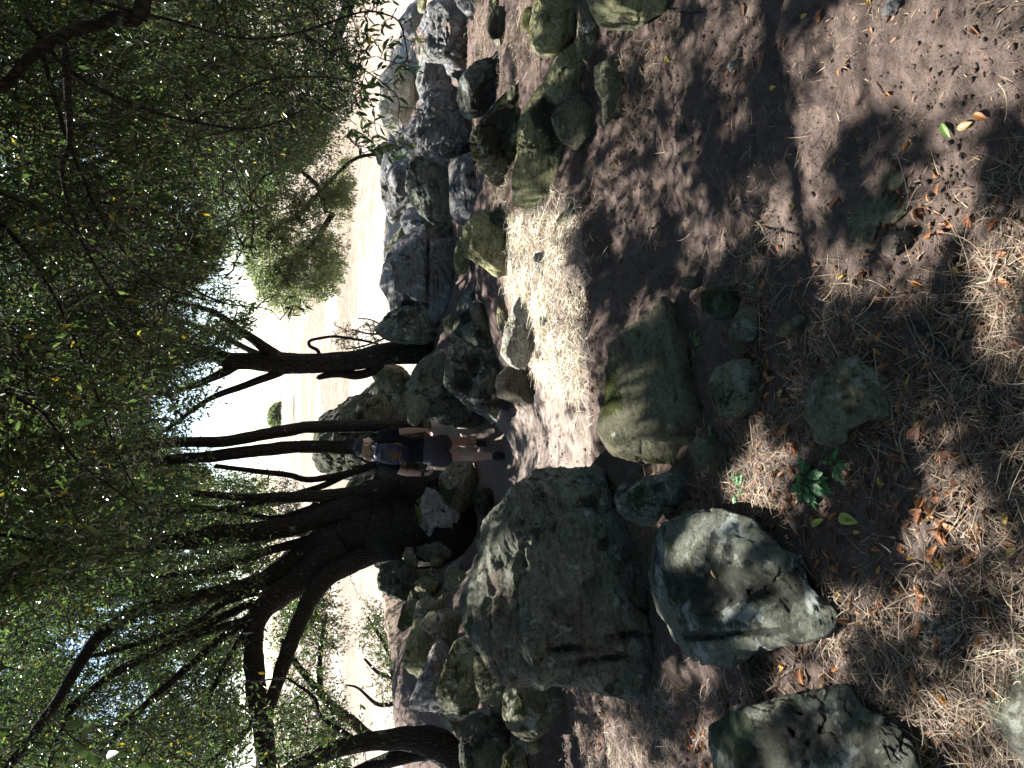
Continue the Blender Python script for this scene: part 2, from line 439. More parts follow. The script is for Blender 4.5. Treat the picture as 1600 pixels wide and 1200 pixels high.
def zsmooth(x, y):
    x = np.asarray(x, float); y = np.asarray(y, float)
    sh = x.shape; x = x.ravel(); y = y.ravel(); out = np.zeros(len(x))
    for s in range(0, len(x), 20000):
        P = np.stack([x[s:s + 20000], y[s:s + 20000]], 1)
        r = np.linalg.norm(P[:, None] - CP[None, :, :2], axis=2)
        out[s:s + 20000] = _phi(r) @ _W[:-3] + _W[-3] + P @ _W[-2:]
    out = np.clip(out, -1.6, .5)
    k = np.clip((y - 11.5) / 4.0, 0, 1); k = k * k * (3 - 2 * k)
    k2 = np.clip((np.abs(x) - 9) / 6.0, 0, 1)
    out = out * (1 - k) + (-1.45) * k
    out = out * (1 - k2 * (1 - k)) + k2 * (1 - k) * np.where(y > 6, -.4, .05)
    return out.reshape(sh)
def zfull(x, y, octv=5):
    x = np.asarray(x, float); y = np.asarray(y, float)
    z = zsmooth(x, y)
    P = np.stack([x.ravel(), y.ravel(), np.zeros(x.size)], 1)
    n = .035 * fbm(P * 1.9, 4, 3) + .020 * fbm(P * 7.0, 3, 9) + .012 * fbm(P * 22, octv - 2, 21)
    n = n + .005 * fbm(P * 55, 2, 33) + .004 * fbm(P * np.array([7, 15, 1.0]), 3, 34, ridged=True)
    return z + n.reshape(x.shape) * np.where(y < 40, 1, 1)

def hit(X, Y):
    """distance (world y) where the ray meets the smooth ground"""
    r = ray(X, Y); ys = np.linspace(.6, 30, 1500)
    P = CAM + r * (ys / r[1])[:, None]
    d = P[:, 2] - zsmooth(P[:, 0], P[:, 1])
    k = np.argmax(d < 0)
    return ys[k] if d.min() < 0 else 20.0

PATH_POLY = [(900, 330), (912, 400), (916, 500), (925, 640), (925, 745), (900, 740), (850, 735), (800, 770), (760, 800), (735, 840), (715, 900), (700, 900), (712, 840), (735, 790), (745, 740), (748, 690), (752, 665), (790, 640), (835, 632), (845, 560), (800, 480), (795, 400), (820, 335)]  # also covers the sunlit verge, which lightens its ground colour
def build_ground():
    ys = np.concatenate([np.linspace(-7, .5, 24)[:-1], .5 * (15.5 / .5) ** np.linspace(0, 1, 620)])
    nc = 560
    s = np.linspace(-1, 1, nc)
    s = s * (.62 + .38 * np.abs(s) ** 1.6)
    half = np.where(ys < .5, 9.5, 0) + np.where(ys >= .5, 2.4 + .95 * ys, 0)
    half = np.maximum(half, 0)
    half = np.where(ys < .5, 2.9 + (.5 - ys) * .9, half)
    X = half[:, None] * s[None, :]; Yy = np.repeat(ys[:, None], nc, 1)
    Z = zfull(X, Yy)
    V = np.stack([X, Yy, Z], 2).reshape(-1, 3)
    idx = np.arange(len(ys) * nc).reshape(len(ys), nc)
    F = np.stack([idx[:-1, :-1], idx[:-1, 1:], idx[1:, 1:], idx[1:, :-1]], 2).reshape(-1, 4)
    C = V[F].mean(1)
    px, py, dep = project(C)
    wob = 8 * fbm(C * 3.0, 3, 5)
    pm = in_poly(px + wob, py + wob * 1.5, PATH_POLY) & (dep > 3) & (C[:, 1] < 12)
    for nm, mask, mt in (('ground', ~pm, M['dirt']), ('path', pm, M['path'])):
        f = F[mask]; u, inv = np.unique(f, return_inverse=True)
        o = link(nm, fast_mesh(nm, V[u], [inv.reshape(-1, 4)]), mt); tag(o, kind='structure')
    # meadow sheet to the horizon, its near edge tucked below the ground sheet
    ys = 13.0 * (3000 / 13.0) ** np.linspace(0, 1, 220); s = np.linspace(-1, 1, 200)
    X = (14 + 1.1 * ys)[:, None] * s[None, :]; Yy = np.repeat(ys[:, None], 200, 1)
    P = np.stack([X.ravel(), Yy.ravel(), 0 * X.ravel()], 1)
    Z = -1.45 + (.12 * fbm(P * .25, 4, 12)).reshape(X.shape)
    Z = np.where(Yy < 15.3, Z - .25, Z)
    Z = Z * np.clip(1.0, 0, 1) + np.clip((Yy - 60) / 600, 0, 1) * 1.2
    V = np.stack([X, Yy, Z], 2).reshape(-1, 3); idx = np.arange(len(V)).reshape(X.shape)
    F = np.stack([idx[:-1, :-1], idx[:-1, 1:], idx[1:, 1:], idx[1:, :-1]], 2).reshape(-1, 4)
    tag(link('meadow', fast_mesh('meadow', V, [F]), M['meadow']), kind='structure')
    # outer ground skirt to the sides and behind
    rs = np.array([0, 5.0, 12, 40, 200, 1200]); th = np.linspace(0, 2 * np.pi, 73)
    V = []; 
    for r_ in rs[1:]:
        for a in th[:-1]: V.append((r_ * math.cos(a) , r_ * math.sin(a) - 3, -1.9))
    V = np.array(V); V = np.vstack([V, [[0, -3, -1.9]]])
    F = []; n = 72
    for i in range(len(rs) - 2):
        for k in range(n): F.append((i * n + k, i * n + (k + 1) % n, (i + 1) * n + (k + 1) % n, (i + 1) * n + k))
    T = [(len(V) - 1, (k + 1) % n, k) for k in range(n)]
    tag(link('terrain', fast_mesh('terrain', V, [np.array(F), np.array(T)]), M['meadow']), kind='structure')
build_ground()

# ------------------------------------------------------------------ rocks
def ico(level):
    bm = bmesh.new(); bmesh.ops.create_icosphere(bm, subdivisions=level, radius=1)
    v = np.array([x.co[:] for x in bm.verts]); f = np.array([[l.index for l in fc.verts] for fc in bm.faces]); bm.free()
    return v, f
ICO = {l: ico(l) for l in (4, 5, 6)}
ICO[7] = ico(7)

def radial(poly, th):
    """distance from the centre of a traced outline to its edge for angles th"""
    P = np.array(poly, float); n = len(P)
    best = np.zeros(len(th))
    d = np.stack([np.cos(th), np.sin(th)], 1)
    for i in range(n):
        a = P[i]; b = P[(i + 1) % n]; e = b - a
        den = d[:, 0] * e[1] - d[:, 1] * e[0]
        den = np.where(np.abs(den) < 1e-9, 1e-9, den)
        t = (a[0] * e[1] - a[1] * e[0]) / den
        s_ = (a[0] * d[:, 1] - a[1] * d[:, 0]) / den
        ok = (t > 0) & (s_ >= -1e-6) & (s_ <= 1 + 1e-6)
        best = np.where(ok & (t > best), t, best)
    return best

ROCKS = []
DEBUG = False
def rock(poly, label, mat='rock_green', y=None, thick=.5, level=5, rough=.05, facets=5, flat=None, ext=.18, strata=0.0, seed=None, blocky=.75, name='boulder', cat='boulder', group=None, lean=0.0, dents=(), moss=(), grow=None):
    seed = seed if seed is not None else len(ROCKS) * 13 + 5
    rg = np.random.default_rng(seed)
    P = np.array(poly, float)
    if grow is None: grow = 1.13 if P[:, 0].min() < 745 and P[:, 0].max() < 800 else 1.0
    P = (P - P.mean(0)) * grow + P.mean(0)
    if lean: ext = .04
    c2 = (P.min(0) + P.max(0)) / 2 * .4 + P.mean(0) * .6
    if y is None:
        yb = hit(P[:, 0].max() - 4, c2[1])
        wpx = P[:, 1].max() - P[:, 1].min()
        y = yb + .42 * thick * wpx * yb / FPX + lean * .5 * (P[:, 0].max() - P[:, 0].min()) * yb / FPX
    C = pt(c2[0], c2[1], y)
    if DEBUG:
        yb = hit(P[:, 0].max() - 4, c2[1]); wpx = P[:, 1].max() - P[:, 1].min()
        tz = pt(P[:, 0].min(), c2[1], y)[2]
        print('%-50s y %.2f auto %.2f  top over ground %.2f  base over ground %.2f' % (label[:50], y, yb + .42 * thick * wpx * yb / FPX, tz - zsmooth(C[0], C[1]), pt(P[:, 0].max(), c2[1], y)[2] - zsmooth(C[0], C[1])))
    dep = (C - CAM) @ FW
    mpp = dep / FPX
    # local frame: e1 image right(world), e2 image up, e3 towards camera (horizontal mix)
    e3 = CAM - C; e3 /= np.linalg.norm(e3)
    e1 = np.cross([0, 0, 1], e3); e1 /= np.linalg.norm(e1); e2 = np.cross(e3, e1)
    loc = np.stack([(c2[1] - P[:, 1]), (c2[0] - P[:, 0])], 1) * mpp      # (right, up)
    V, F = ICO[level]
    th = np.arctan2(V[:, 1], V[:, 0])
    tt = np.linspace(-np.pi, np.pi, 721)
    rr = radial(loc, tt)
    k = np.ones(7) / 7
    rs_ = np.convolve(np.concatenate([rr[-4:-1], rr, rr[1:4]]), k, 'valid')
    r = np.interp(th, tt, rs_)
    s = np.sqrt(V[:, 0] ** 2 + V[:, 1] ** 2)
    r = r * (1 + ext * np.clip(-V[:, 1], 0, 1) ** 2)
    sz = float(np.sqrt(np.abs(np.mean(r ** 2))))
    W_ = 2 * sz
    kk = np.clip(-V[:, 1] * 1.6, 0, 1); sp = np.clip(s, 0, 1) ** (blocky * (1 - kk) + .34 * kk)
    cz = np.sign(V[:, 2]) * np.abs(V[:, 2]) ** (.9)
    T = thick * W_ / 2 * 1.15
    L = np.stack([np.cos(th) * r * sp, np.sin(th) * r * sp, cz * T], 1)
    # broad facets, mostly on the side seen and on top
    for i in range(facets):
        n = rg.normal(size=3); n[2] = abs(n[2]) + .55; n[1] = n[1] * .8 + .25; n /= np.linalg.norm(n)
        d = L @ n; h = np.quantile(d, rg.uniform(.84, .95))
        L = L - np.outer(np.maximum(d - h, 0) * rg.uniform(.75, .97), n)
    if flat:
        for (n, q, a) in flat:
            n = np.array(n, float); n /= np.linalg.norm(n)
            d = L @ n; h = np.quantile(d, q); L = L - np.outer(np.maximum(d - h, 0) * a, n)
    nrm = L / (np.linalg.norm(L, axis=1)[:, None] + 1e-9)
    off = rg.uniform(-50, 50, 3)
    Q = L / sz
    dsp = fbm(Q * 1.5 + off, 5, seed, .5) * 1.1 + .55 * fbm(Q * 3.2 + off, 4, seed + 5, .5, ridged=True)
    dsp = dsp + .26 * fbm(Q * 9 + off, 4, seed + 8, .6, ridged=True)
    # joints and cracks cut into the stone
    wq = Q + .25 * np.stack([fbm(Q * 2 + off + k * 7, 3, seed + k) for k in range(3)], 1)
    for k in range(3):
        ax = rg.normal(size=3); ax /= np.linalg.norm(ax)
        g = wq @ ax + rg.uniform(-.5, .5)
        side_ = 1 / (1 + np.exp(-g / .015))
        dsp = dsp - rg.uniform(.5, 1.3) * np.exp(-(g / .022) ** 2) + (side_ - .5) * rg.uniform(-.7, .7)
    # weathering pits
    pit = fbm(Q * 5.5 + off, 3, seed + 31, .55)
    dsp = dsp - 1.1 * np.clip(pit - .22, 0, .25) * 3
    if strata:
        ax = rg.normal(size=3) * .15 + np.array([.25, 1, .2]); ax /= np.linalg.norm(ax)
        a_ = Q @ ax + .25 * fbm(Q * 1.6 + off, 3, seed + 2)
        st = fbm(np.stack([a_ * 7, Q[:, 0] * .7, Q[:, 2] * .7], 1) + off, 3, seed + 3, .6, ridged=True)
        dsp = dsp + strata * st
    rim = .45 + .55 * np.abs(nrm[:, 2])
    L = L + nrm * (dsp * rough * 1.9 * sz * rim)[:, None]
    pxl = np.stack([c2[0] - L[:, 1] / mpp, c2[1] - L[:, 0] / mpp], 1); frontw = np.clip(L[:, 2] / (T * .3), 0, 1)
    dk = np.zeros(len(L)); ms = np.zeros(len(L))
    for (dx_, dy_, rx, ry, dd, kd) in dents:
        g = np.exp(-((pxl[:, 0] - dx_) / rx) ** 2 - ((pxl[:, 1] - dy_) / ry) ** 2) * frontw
        L[:, 2] -= g * dd; dk = np.maximum(dk, g * kd)  # each dent also gets a darker colour
    for (dx_, dy_, rx, ry) in moss:
        ms = np.maximum(ms, np.exp(-((pxl[:, 0] - dx_) / rx) ** 2 - ((pxl[:, 1] - dy_) / ry) ** 2))
    Wd = np.outer(L[:, 0], e1) + np.outer(L[:, 1], e2) + np.outer(L[:, 2], e3)
    if lean:      # low rocks: the upper edge of the outline lies farther back than the lower one
        rel = Wd + C - CAM
        Wd = rel * (1 + lean * L[:, 1] / np.linalg.norm(C - CAM))[:, None] - (C - CAM)
    org = C.copy(); org[2] = (C + Wd)[:, 2].min()
    me_ = fast_mesh(name, Wd + C - org, [F])
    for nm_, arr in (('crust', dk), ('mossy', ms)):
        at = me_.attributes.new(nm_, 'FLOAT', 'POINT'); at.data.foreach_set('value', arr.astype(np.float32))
    o = link(name, me_, M[mat], loc=tuple(org))
    tag(o, label, cat, group)
    ROCKS.append(o)
    return o

# --- foreground
rock([(946,531),(969,512),(1014,490),(1044,452),(1058,455),(1075,490),(1072,565),(1080,610),(1095,655),(1085,700),(1062,730),(1040,738),(988,749),(946,741),(928,726),(926,700),(931,644),(935,610),(939,561)],
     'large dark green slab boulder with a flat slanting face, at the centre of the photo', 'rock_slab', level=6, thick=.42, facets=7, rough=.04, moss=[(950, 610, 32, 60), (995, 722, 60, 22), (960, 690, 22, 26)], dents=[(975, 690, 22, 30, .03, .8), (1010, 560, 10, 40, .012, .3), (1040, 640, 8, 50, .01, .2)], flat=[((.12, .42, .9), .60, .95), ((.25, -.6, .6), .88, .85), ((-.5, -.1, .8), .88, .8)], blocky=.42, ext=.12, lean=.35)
rock([(858,738),(826,758),(800,780),(770,806),(747,840),(725,892),(714,919),(712,949),(717,982),(740,1009),(762,1031),(792,1050),(826,1054),(856,1057),(894,1065),(931,1080),(988,1084),(1025,1069),(1036,1039),(1032,1012),(1018,982),(1002,945),(1000,908),(1000,874),(984,836),(961,800),(957,772),(955,745),(920,737),(885,735)],
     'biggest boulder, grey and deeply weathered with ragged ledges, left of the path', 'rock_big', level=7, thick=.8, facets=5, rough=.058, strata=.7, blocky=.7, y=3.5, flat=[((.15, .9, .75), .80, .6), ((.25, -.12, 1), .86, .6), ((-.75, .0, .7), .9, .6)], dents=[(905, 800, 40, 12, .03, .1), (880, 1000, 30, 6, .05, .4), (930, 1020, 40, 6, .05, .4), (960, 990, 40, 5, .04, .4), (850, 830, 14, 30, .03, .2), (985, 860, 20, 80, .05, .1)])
rock([(961,775),(968,755),(985,748),(1040,745),(1062,735),(1070,760),(1055,790),(1030,800),(1020,822),(998,825),(975,812),(962,795)],
     'small pale lichened boulder wedged between the green slab and the two big boulders', 'rock_lichen', thick=.8, ext=.3)
rock([(1004,889),(1022,848),(1056,814),(1094,797),(1150,799),(1191,825),(1221,874),(1248,885),(1251,930),(1278,960),(1279,979),(1262,998),(1210,1009),(1158,1020),(1124,1037),(1079,1031),(1045,1009),(1022,990),(1008,945),(1002,911)],
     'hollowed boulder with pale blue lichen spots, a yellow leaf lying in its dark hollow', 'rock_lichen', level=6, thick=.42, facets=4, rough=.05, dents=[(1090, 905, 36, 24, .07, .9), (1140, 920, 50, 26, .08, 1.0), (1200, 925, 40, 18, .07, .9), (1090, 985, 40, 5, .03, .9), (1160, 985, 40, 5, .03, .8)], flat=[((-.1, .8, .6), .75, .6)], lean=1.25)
rock([(1258,620),(1262,605),(1290,585),(1315,565),(1338,558),(1350,575),(1372,585),(1394,587),(1395,620),(1388,650),(1350,655),(1325,670),(1322,690),(1300,700),(1275,690),(1272,665),(1255,650)],
     'greenish angular rock half buried in straw beside the leafy green weed', 'rock_green', level=6, thick=.6, facets=5, rough=.05, name='rock', cat='rock', lean=.6)
rock([(1107,600),(1120,575),(1145,562),(1170,563),(1185,590),(1185,620),(1165,645),(1145,656),(1125,648),(1112,625)],
     'round grey rock sitting just in front of the green slab', 'rock_green', thick=.9, name='rock', cat='rock')
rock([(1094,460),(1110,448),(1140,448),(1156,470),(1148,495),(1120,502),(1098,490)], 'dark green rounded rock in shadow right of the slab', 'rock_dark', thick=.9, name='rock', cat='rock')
rock([(1140,520),(1150,490),(1165,475),(1188,470),(1188,500),(1178,530),(1160,540),(1142,535)], 'small mossy pointed rock between the dark green rock and the slab', 'rock_green', thick=.8, name='rock', cat='rock')
rock([(1210,525),(1222,505),(1250,490),(1256,500),(1235,520),(1215,537)], 'thin green sliver of rock poking out of dry grass', 'rock_green', thick=.6, name='rock', cat='rock')
rock([(1078,700),(1090,680),(1115,690),(1140,705),(1140,735),(1132,753),(1110,740),(1085,722)], 'triangular green stone leaning against the left foot of the slab', 'rock_slab', thick=.5, name='rock', cat='rock')
rock([(1010,440),(1025,438),(1027,455),(1012,460)], 'fist sized pale stone in the dark dirt near the tip of the slab', 'rock_dusty', thick=.8, level=4, name='rock', cat='rock')
rock([(1060,436),(1075,430),(1092,436),(1088,452),(1065,454)], 'small grey stone touching the right tip of the slab', 'rock_dusty', thick=.8, level=4, name='rock', cat='rock')
rock([(1322,320),(1335,297),(1365,300),(1385,285),(1400,300),(1415,320),(1400,345),(1378,350),(1370,380),(1350,400),(1330,410),(1322,380)], 'flat grey green rock showing through the bare dirt', 'rock_green', thick=.5, ext=.3, name='rock', cat='rock', lean=1.0)
rock([(1382,285),(1388,265),(1405,258),(1418,275),(1412,295),(1398,305)], 'small squarish stone at the edge of the flat rock in the dirt', 'rock_green', thick=.7, level=4, name='rock', cat='rock')
rock([(1376,380),(1390,365),(1410,360),(1425,370),(1410,385),(1398,402),(1385,400)], 'pale rounded stone lit by the sun beside the flat rock in the dirt', 'rock_dusty', thick=.7, name='rock', cat='rock')
rock([(1545,260),(1555,243),(1575,235),(1590,240),(1600,262),(1595,290),(1570,295),(1550,280)], 'dust coloured half buried stone near the edge of bare dirt and straw', 'rock_dusty', thick=.6, ext=.3, name='rock', cat='rock', lean=.8)
rock([(1500,420),(1510,395),(1540,390),(1580,385),(1620,400),(1620,440),(1560,485),(1520,490),(1500,460)], 'smooth brown stone with cracked dust crust beside the crooked stick', 'rock_dusty', thick=.5, ext=.3, name='rock', cat='rock', lean=1.1)
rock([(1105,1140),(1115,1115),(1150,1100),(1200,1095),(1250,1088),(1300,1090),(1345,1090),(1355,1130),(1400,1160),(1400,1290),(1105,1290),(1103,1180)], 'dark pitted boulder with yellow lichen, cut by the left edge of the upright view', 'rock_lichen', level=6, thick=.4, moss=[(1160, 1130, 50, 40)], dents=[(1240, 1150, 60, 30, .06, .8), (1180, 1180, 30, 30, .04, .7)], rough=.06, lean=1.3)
rock([(1172,1030),(1188,1025),(1200,1035),(1203,1080),(1185,1088),(1172,1060)], 'narrow grey stone between two lichened boulders', 'rock_green', thick=.6, name='rock', cat='rock')
rock([(1555,1010),(1570,1000),(1660,1000),(1680,1290),(1575,1290),(1565,1200),(1556,1160),(1560,1120),(1553,1060)], 'grey stone with fine cracks nearest to the viewer', 'rock_big', level=6, thick=.4, rough=.02, ext=.1, lean=.9)
# --- strip of sunlit grass
rock([(776,587),(792,572),(811,576),(826,584),(832,610),(830,629),(800,629),(777,621),(773,602)], 'squarish tan boulder with a smooth shaded face at the end of the sunlit grass', 'rock_dusty', thick=.8, rough=.03, facets=6)
rock([(785,531),(789,512),(800,482),(811,460),(826,445),(841,452),(843,471),(837,509),(834,539),(826,569),(811,578),(796,569),(783,554)], 'long sun bleached boulder lying in the sunlit dry grass', 'rock_white', thick=.7)
rock([(842,497),(850,486),(864,488),(866,505),(855,515),(844,510)], 'small boulder with a shaded hollow in front of the long bleached boulder', 'rock_white', thick=.9)
rock([(795,370),(802,372),(815,400),(815,425),(808,442),(797,440),(793,420),(795,395)], 'smooth pale boulder behind the sunlit dry grass', 'rock_white', thick=.8)
rock([(835,395),(848,395),(858,405),(860,420),(850,428),(836,425),(832,410)], 'round white stone in the brightest part of the dry grass', 'rock_white', thick=.8)
rock([(778,468),(790,460),(797,475),(790,500),(780,515),(776,495)], 'yellowish stone behind the long bleached boulder', 'rock_olive', thick=.8)
rock([(898,470),(908,465),(914,485),(910,505),(900,500)], 'dark stone set in the shaded earth bank below the sunlit grass', 'rock_dark', thick=.5, level=4, name='rock', cat='rock')
rock([(893,400),(902,375),(908,385),(906,440),(899,455)], 'thin dark stone along the top of the shaded earth bank', 'rock_dark', thick=.5, level=4, name='rock', cat='rock')
rock([(868,345),(893,315),(898,325),(886,345),(880,360)], 'small slanted stone at the foot of the long sunlit boulder', 'rock_olive', thick=.6, level=4, name='rock', cat='rock')
# --- right hand boulders
rock([(856,-70),(838,-30),(832,15),(830,41),(836,71),(852,84),(875,84),(894,68),(903,45),(898,15),(894,-70)], 'smooth yellow green boulder in dappled sun at the right edge of the upright view', 'rock_olive', thick=.9, level=6, rough=.035)
rock([(916,-60),(914,0),(925,22),(945,40),(965,45),(1000,38),(1015,15),(1035,5),(1040,-60)], 'nearest olive boulder at the right edge of the upright view, mostly shaded', 'rock_olive', thick=.8, rough=.03)
rock([(898,0),(900,50),(908,85),(925,96),(940,80),(938,50),(925,20),(915,0)], 'brown mossy rock squeezed between the two yellow green boulders', 'rock_moss', thick=.7)
rock([(907,58),(890,71),(869,90),(852,124),(854,139),(875,161),(897,150),(912,131),(914,105),(912,75)], 'yellow green boulder striped by shadow, between the smooth olive one and the long one', 'rock_olive', thick=.7, rough=.04)
rock([(852,129),(830,146),(815,169),(806,199),(809,240),(804,278),(809,322),(830,349),(849,345),(864,319),(879,285),(886,244),(880,210),(870,176),(875,161),(856,142)], 'long smooth boulder whose left end is bleached white by the sun', 'rock_olive', thick=.6, level=6, rough=.04, dents=[(850, 190, 22, 30, .08, .7)])
rock([(860,187),(875,161),(897,148),(916,150),(930,176),(922,210),(907,232),(886,225),(869,210)], 'rounded moss green rock in front of the long boulder', 'rock_slab', thick=.7, rough=.04)
rock([(924,109),(950,90),(980,62),(988,75),(988,112),(984,150),(972,176),(954,195),(946,158),(931,139)], 'low wedge shaped green boulder nearest the bare dirt on the right', 'rock_green', thick=.8, rough=.04)
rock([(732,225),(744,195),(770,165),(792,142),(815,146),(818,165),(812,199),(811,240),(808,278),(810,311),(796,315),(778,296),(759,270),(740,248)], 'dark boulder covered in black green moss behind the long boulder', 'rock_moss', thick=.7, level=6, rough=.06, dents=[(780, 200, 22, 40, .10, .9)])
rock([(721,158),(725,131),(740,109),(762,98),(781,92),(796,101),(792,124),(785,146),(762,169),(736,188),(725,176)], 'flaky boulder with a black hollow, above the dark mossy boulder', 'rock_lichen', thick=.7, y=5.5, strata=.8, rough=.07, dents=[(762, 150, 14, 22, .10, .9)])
rock([(645,200),(669,150),(695,146),(721,150),(725,176),(736,210),(735,240),(700,255),(665,255),(640,235),(628,215)], 'jagged bluish grey outcrop with a ridged top, largest of the shaded back row', 'rock_blue', thick=.7, level=6, y=7.2, strata=.7, rough=.075)
rock([(650,250),(690,245),(705,270),(706,330),(680,343),(657,330),(639,300),(638,270)], 'rounded blue green boulder below the jagged outcrop', 'rock_lichen', thick=.8, y=7.4, rough=.07)
rock([(700,250),(735,245),(758,275),(755,305),(750,335),(725,368),(708,350),(704,300)], 'pitted grey boulder with black lichen in front of the rounded blue green one', 'rock_blue', thick=.8, y=6.9, rough=.07)
rock([(657,56),(669,22),(691,4),(710,15),(732,26),(748,38),(748,64),(732,90),(725,112),(710,120),(699,90),(676,94),(661,82)], 'bluish boulder with a rusty underside behind hanging twigs, upper right', 'rock_blue', thick=.8, level=6, y=6.9, rough=.07)
rock([(625,35),(640,10),(660,0),(668,25),(660,50),(640,55)], 'farthest grey boulder on the right, against the bright meadow', 'rock_blue', thick=.8, y=9.6)
rock([(690,90),(700,140),(712,142),(718,115),(710,95)], 'pale pointed stone between two bluish boulders', 'rock_blue', thick=.7, y=7.7)
rock([(712,-60),(712,-5),(722,10),(738,22),(755,28),(765,10),(768,-60)], 'pale rock at the top of the dry grassy slope on the right', 'rock_blue', thick=.7, y=6.2)
rock([(587,235),(600,225),(622,230),(625,255),(608,265),(592,255)], 'brown faced rock standing in the white glare behind twigs', 'rock_dusty', thick=.8, y=11.5)
rock([(595,130),(610,110),(640,120),(645,170),(630,215),(605,200),(596,170)], 'bleached low rock in the glare beyond the outcrop', 'rock_white', thick=.6, y=11.0)
rock([(725,360),(740,341),(759,322),(774,330),(777,349),(792,371),(796,412),(777,424),(755,409),(732,401),(725,382)], 'green and white lichened boulder with black spots right of the dirt gully', 'rock_olive', thick=.75, rough=.06)
rock([(714,380),(725,378),(735,402),(728,425),(714,427),(710,405)], 'small olive stone behind the green and white lichened boulder', 'rock_olive', thick=.7, y=6.6)
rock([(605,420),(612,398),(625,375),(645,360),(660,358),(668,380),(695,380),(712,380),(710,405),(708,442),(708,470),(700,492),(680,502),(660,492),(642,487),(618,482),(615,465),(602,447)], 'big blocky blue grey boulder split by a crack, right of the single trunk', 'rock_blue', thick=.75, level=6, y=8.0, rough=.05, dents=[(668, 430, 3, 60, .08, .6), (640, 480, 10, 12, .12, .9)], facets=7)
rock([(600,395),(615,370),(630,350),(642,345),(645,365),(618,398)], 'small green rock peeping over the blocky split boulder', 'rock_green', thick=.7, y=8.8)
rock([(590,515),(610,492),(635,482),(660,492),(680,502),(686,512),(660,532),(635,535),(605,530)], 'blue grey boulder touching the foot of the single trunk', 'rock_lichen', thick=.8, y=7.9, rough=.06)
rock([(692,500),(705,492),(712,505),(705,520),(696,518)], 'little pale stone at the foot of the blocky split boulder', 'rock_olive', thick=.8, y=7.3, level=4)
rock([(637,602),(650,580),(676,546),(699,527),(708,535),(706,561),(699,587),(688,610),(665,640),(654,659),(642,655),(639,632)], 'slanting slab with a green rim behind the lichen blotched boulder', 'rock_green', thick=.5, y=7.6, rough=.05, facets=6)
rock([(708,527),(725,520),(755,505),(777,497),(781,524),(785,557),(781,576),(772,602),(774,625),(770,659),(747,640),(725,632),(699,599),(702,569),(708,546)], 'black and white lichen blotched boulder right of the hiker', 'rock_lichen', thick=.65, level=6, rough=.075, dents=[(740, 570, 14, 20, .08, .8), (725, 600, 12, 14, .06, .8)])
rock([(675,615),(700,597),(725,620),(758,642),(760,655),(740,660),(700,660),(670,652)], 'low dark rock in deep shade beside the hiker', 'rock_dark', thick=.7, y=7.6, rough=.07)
rock([(582,584),(605,572),(628,576),(640,602),(642,640),(625,645),(597,610)], 'speckled dark rock between the single trunk and the twin trunks', 'rock_moss', thick=.7, y=8.6, rough=.06)
rock([(495,660),(505,650),(522,643),(548,625),(575,610),(590,604),(612,625),(640,655),(650,690),(640,735),(560,745),(500,735),(492,700)], 'tall dark rock face rising behind the hiker and the twin trunks', 'rock_dark', thick=.5, level=6, y=10.8, rough=.06)
rock([(640,330),(665,322),(700,330),(712,350),(705,378),(668,385),(640,372),(630,350)], 'grey outcrop filling the gap between the rounded blue green boulder and the blocky split one', 'rock_blue', thick=.8, y=8.2, rough=.07)
rock([(600,250),(625,240),(650,250),(660,290),(650,330),(615,345),(600,310)], 'low bleached outcrop behind the rounded blue green boulder, partly in glare', 'rock_blue', thick=.7, y=9.0, rough=.07)
rock([(660,90),(690,95),(705,125),(700,160),(668,165),(655,130)], 'shaded grey outcrop linking the jagged outcrop to the rusty bottomed boulder', 'rock_blue', thick=.8, y=7.9, rough=.07)
rock([(720,470),(740,450),(760,470),(765,500),(745,515),(722,505)], 'dark stone at the near end of the dirt gully', 'rock_lichen', thick=.8, y=6.9, rough=.06)
rock([(700,605),(720,597),(745,615),(758,640),(738,662),(710,664),(690,640)], 'black earth covered rock directly right of the hiker', 'rock_dark', thick=.8, y=8.9, rough=.07)
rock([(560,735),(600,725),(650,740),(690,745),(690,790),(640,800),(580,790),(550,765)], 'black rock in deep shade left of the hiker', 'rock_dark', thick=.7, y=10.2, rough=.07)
rock([(805,60),(825,40),(838,60),(845,100),(835,130),(815,120),(800,90)], 'dark lichened rock behind the smooth yellow green boulder', 'rock_lichen', thick=.8, y=4.8, rough=.06)
# --- left hand boulders
rock([(784,1107),(789,1084),(800,1060),(819,1052),(847,1052),(874,1063),(883,1071),(879,1099),(862,1124),(849,1141),(826,1154),(804,1145),(789,1131)], 'smooth rounded boulder with brown moss streaks left of the biggest boulder', 'rock_green', thick=.8, rough=.035, moss=[(815, 1100, 8, 30), (835, 1110, 6, 18)])
rock([(630,1030),(637,1005),(650,975),(660,970),(672,985),(692,1005),(680,1015),(668,1040),(655,1050),(640,1047)], 'dappled mossy boulder topping the rock pile on the left', 'rock_olive', thick=.8, y=6.6)
rock([(660,973),(675,958),(700,956),(715,965),(717,985),(708,1005),(695,1008),(675,990)], 'brown sided boulder at the inner end of the left rock pile', 'rock_dusty', thick=.8, y=6.3)
rock([(655,1065),(668,1035),(685,1010),(705,1005),(716,1005),(705,1045),(694,1075),(694,1100),(675,1110),(655,1105),(640,1100),(642,1085)], 'angular grey boulder in the middle of the left rock pile', 'rock_blue', thick=.7, y=6.0, facets=7)
rock([(685,1075),(700,1040),(715,1012),(730,1008),(742,1020),(748,1060),(738,1100),(725,1113),(705,1115),(692,1110),(688,1090)], 'moss striped boulder with a white patch in the left rock pile', 'rock_moss', thick=.7, y=5.6)
rock([(742,1020),(755,1025),(760,1045),(790,1052),(800,1065),(797,1090),(780,1102),(765,1100),(745,1092),(742,1060)], 'brown moss covered rock tucked behind the smooth rounded boulder', 'rock_moss', thick=.8, y=5.1)
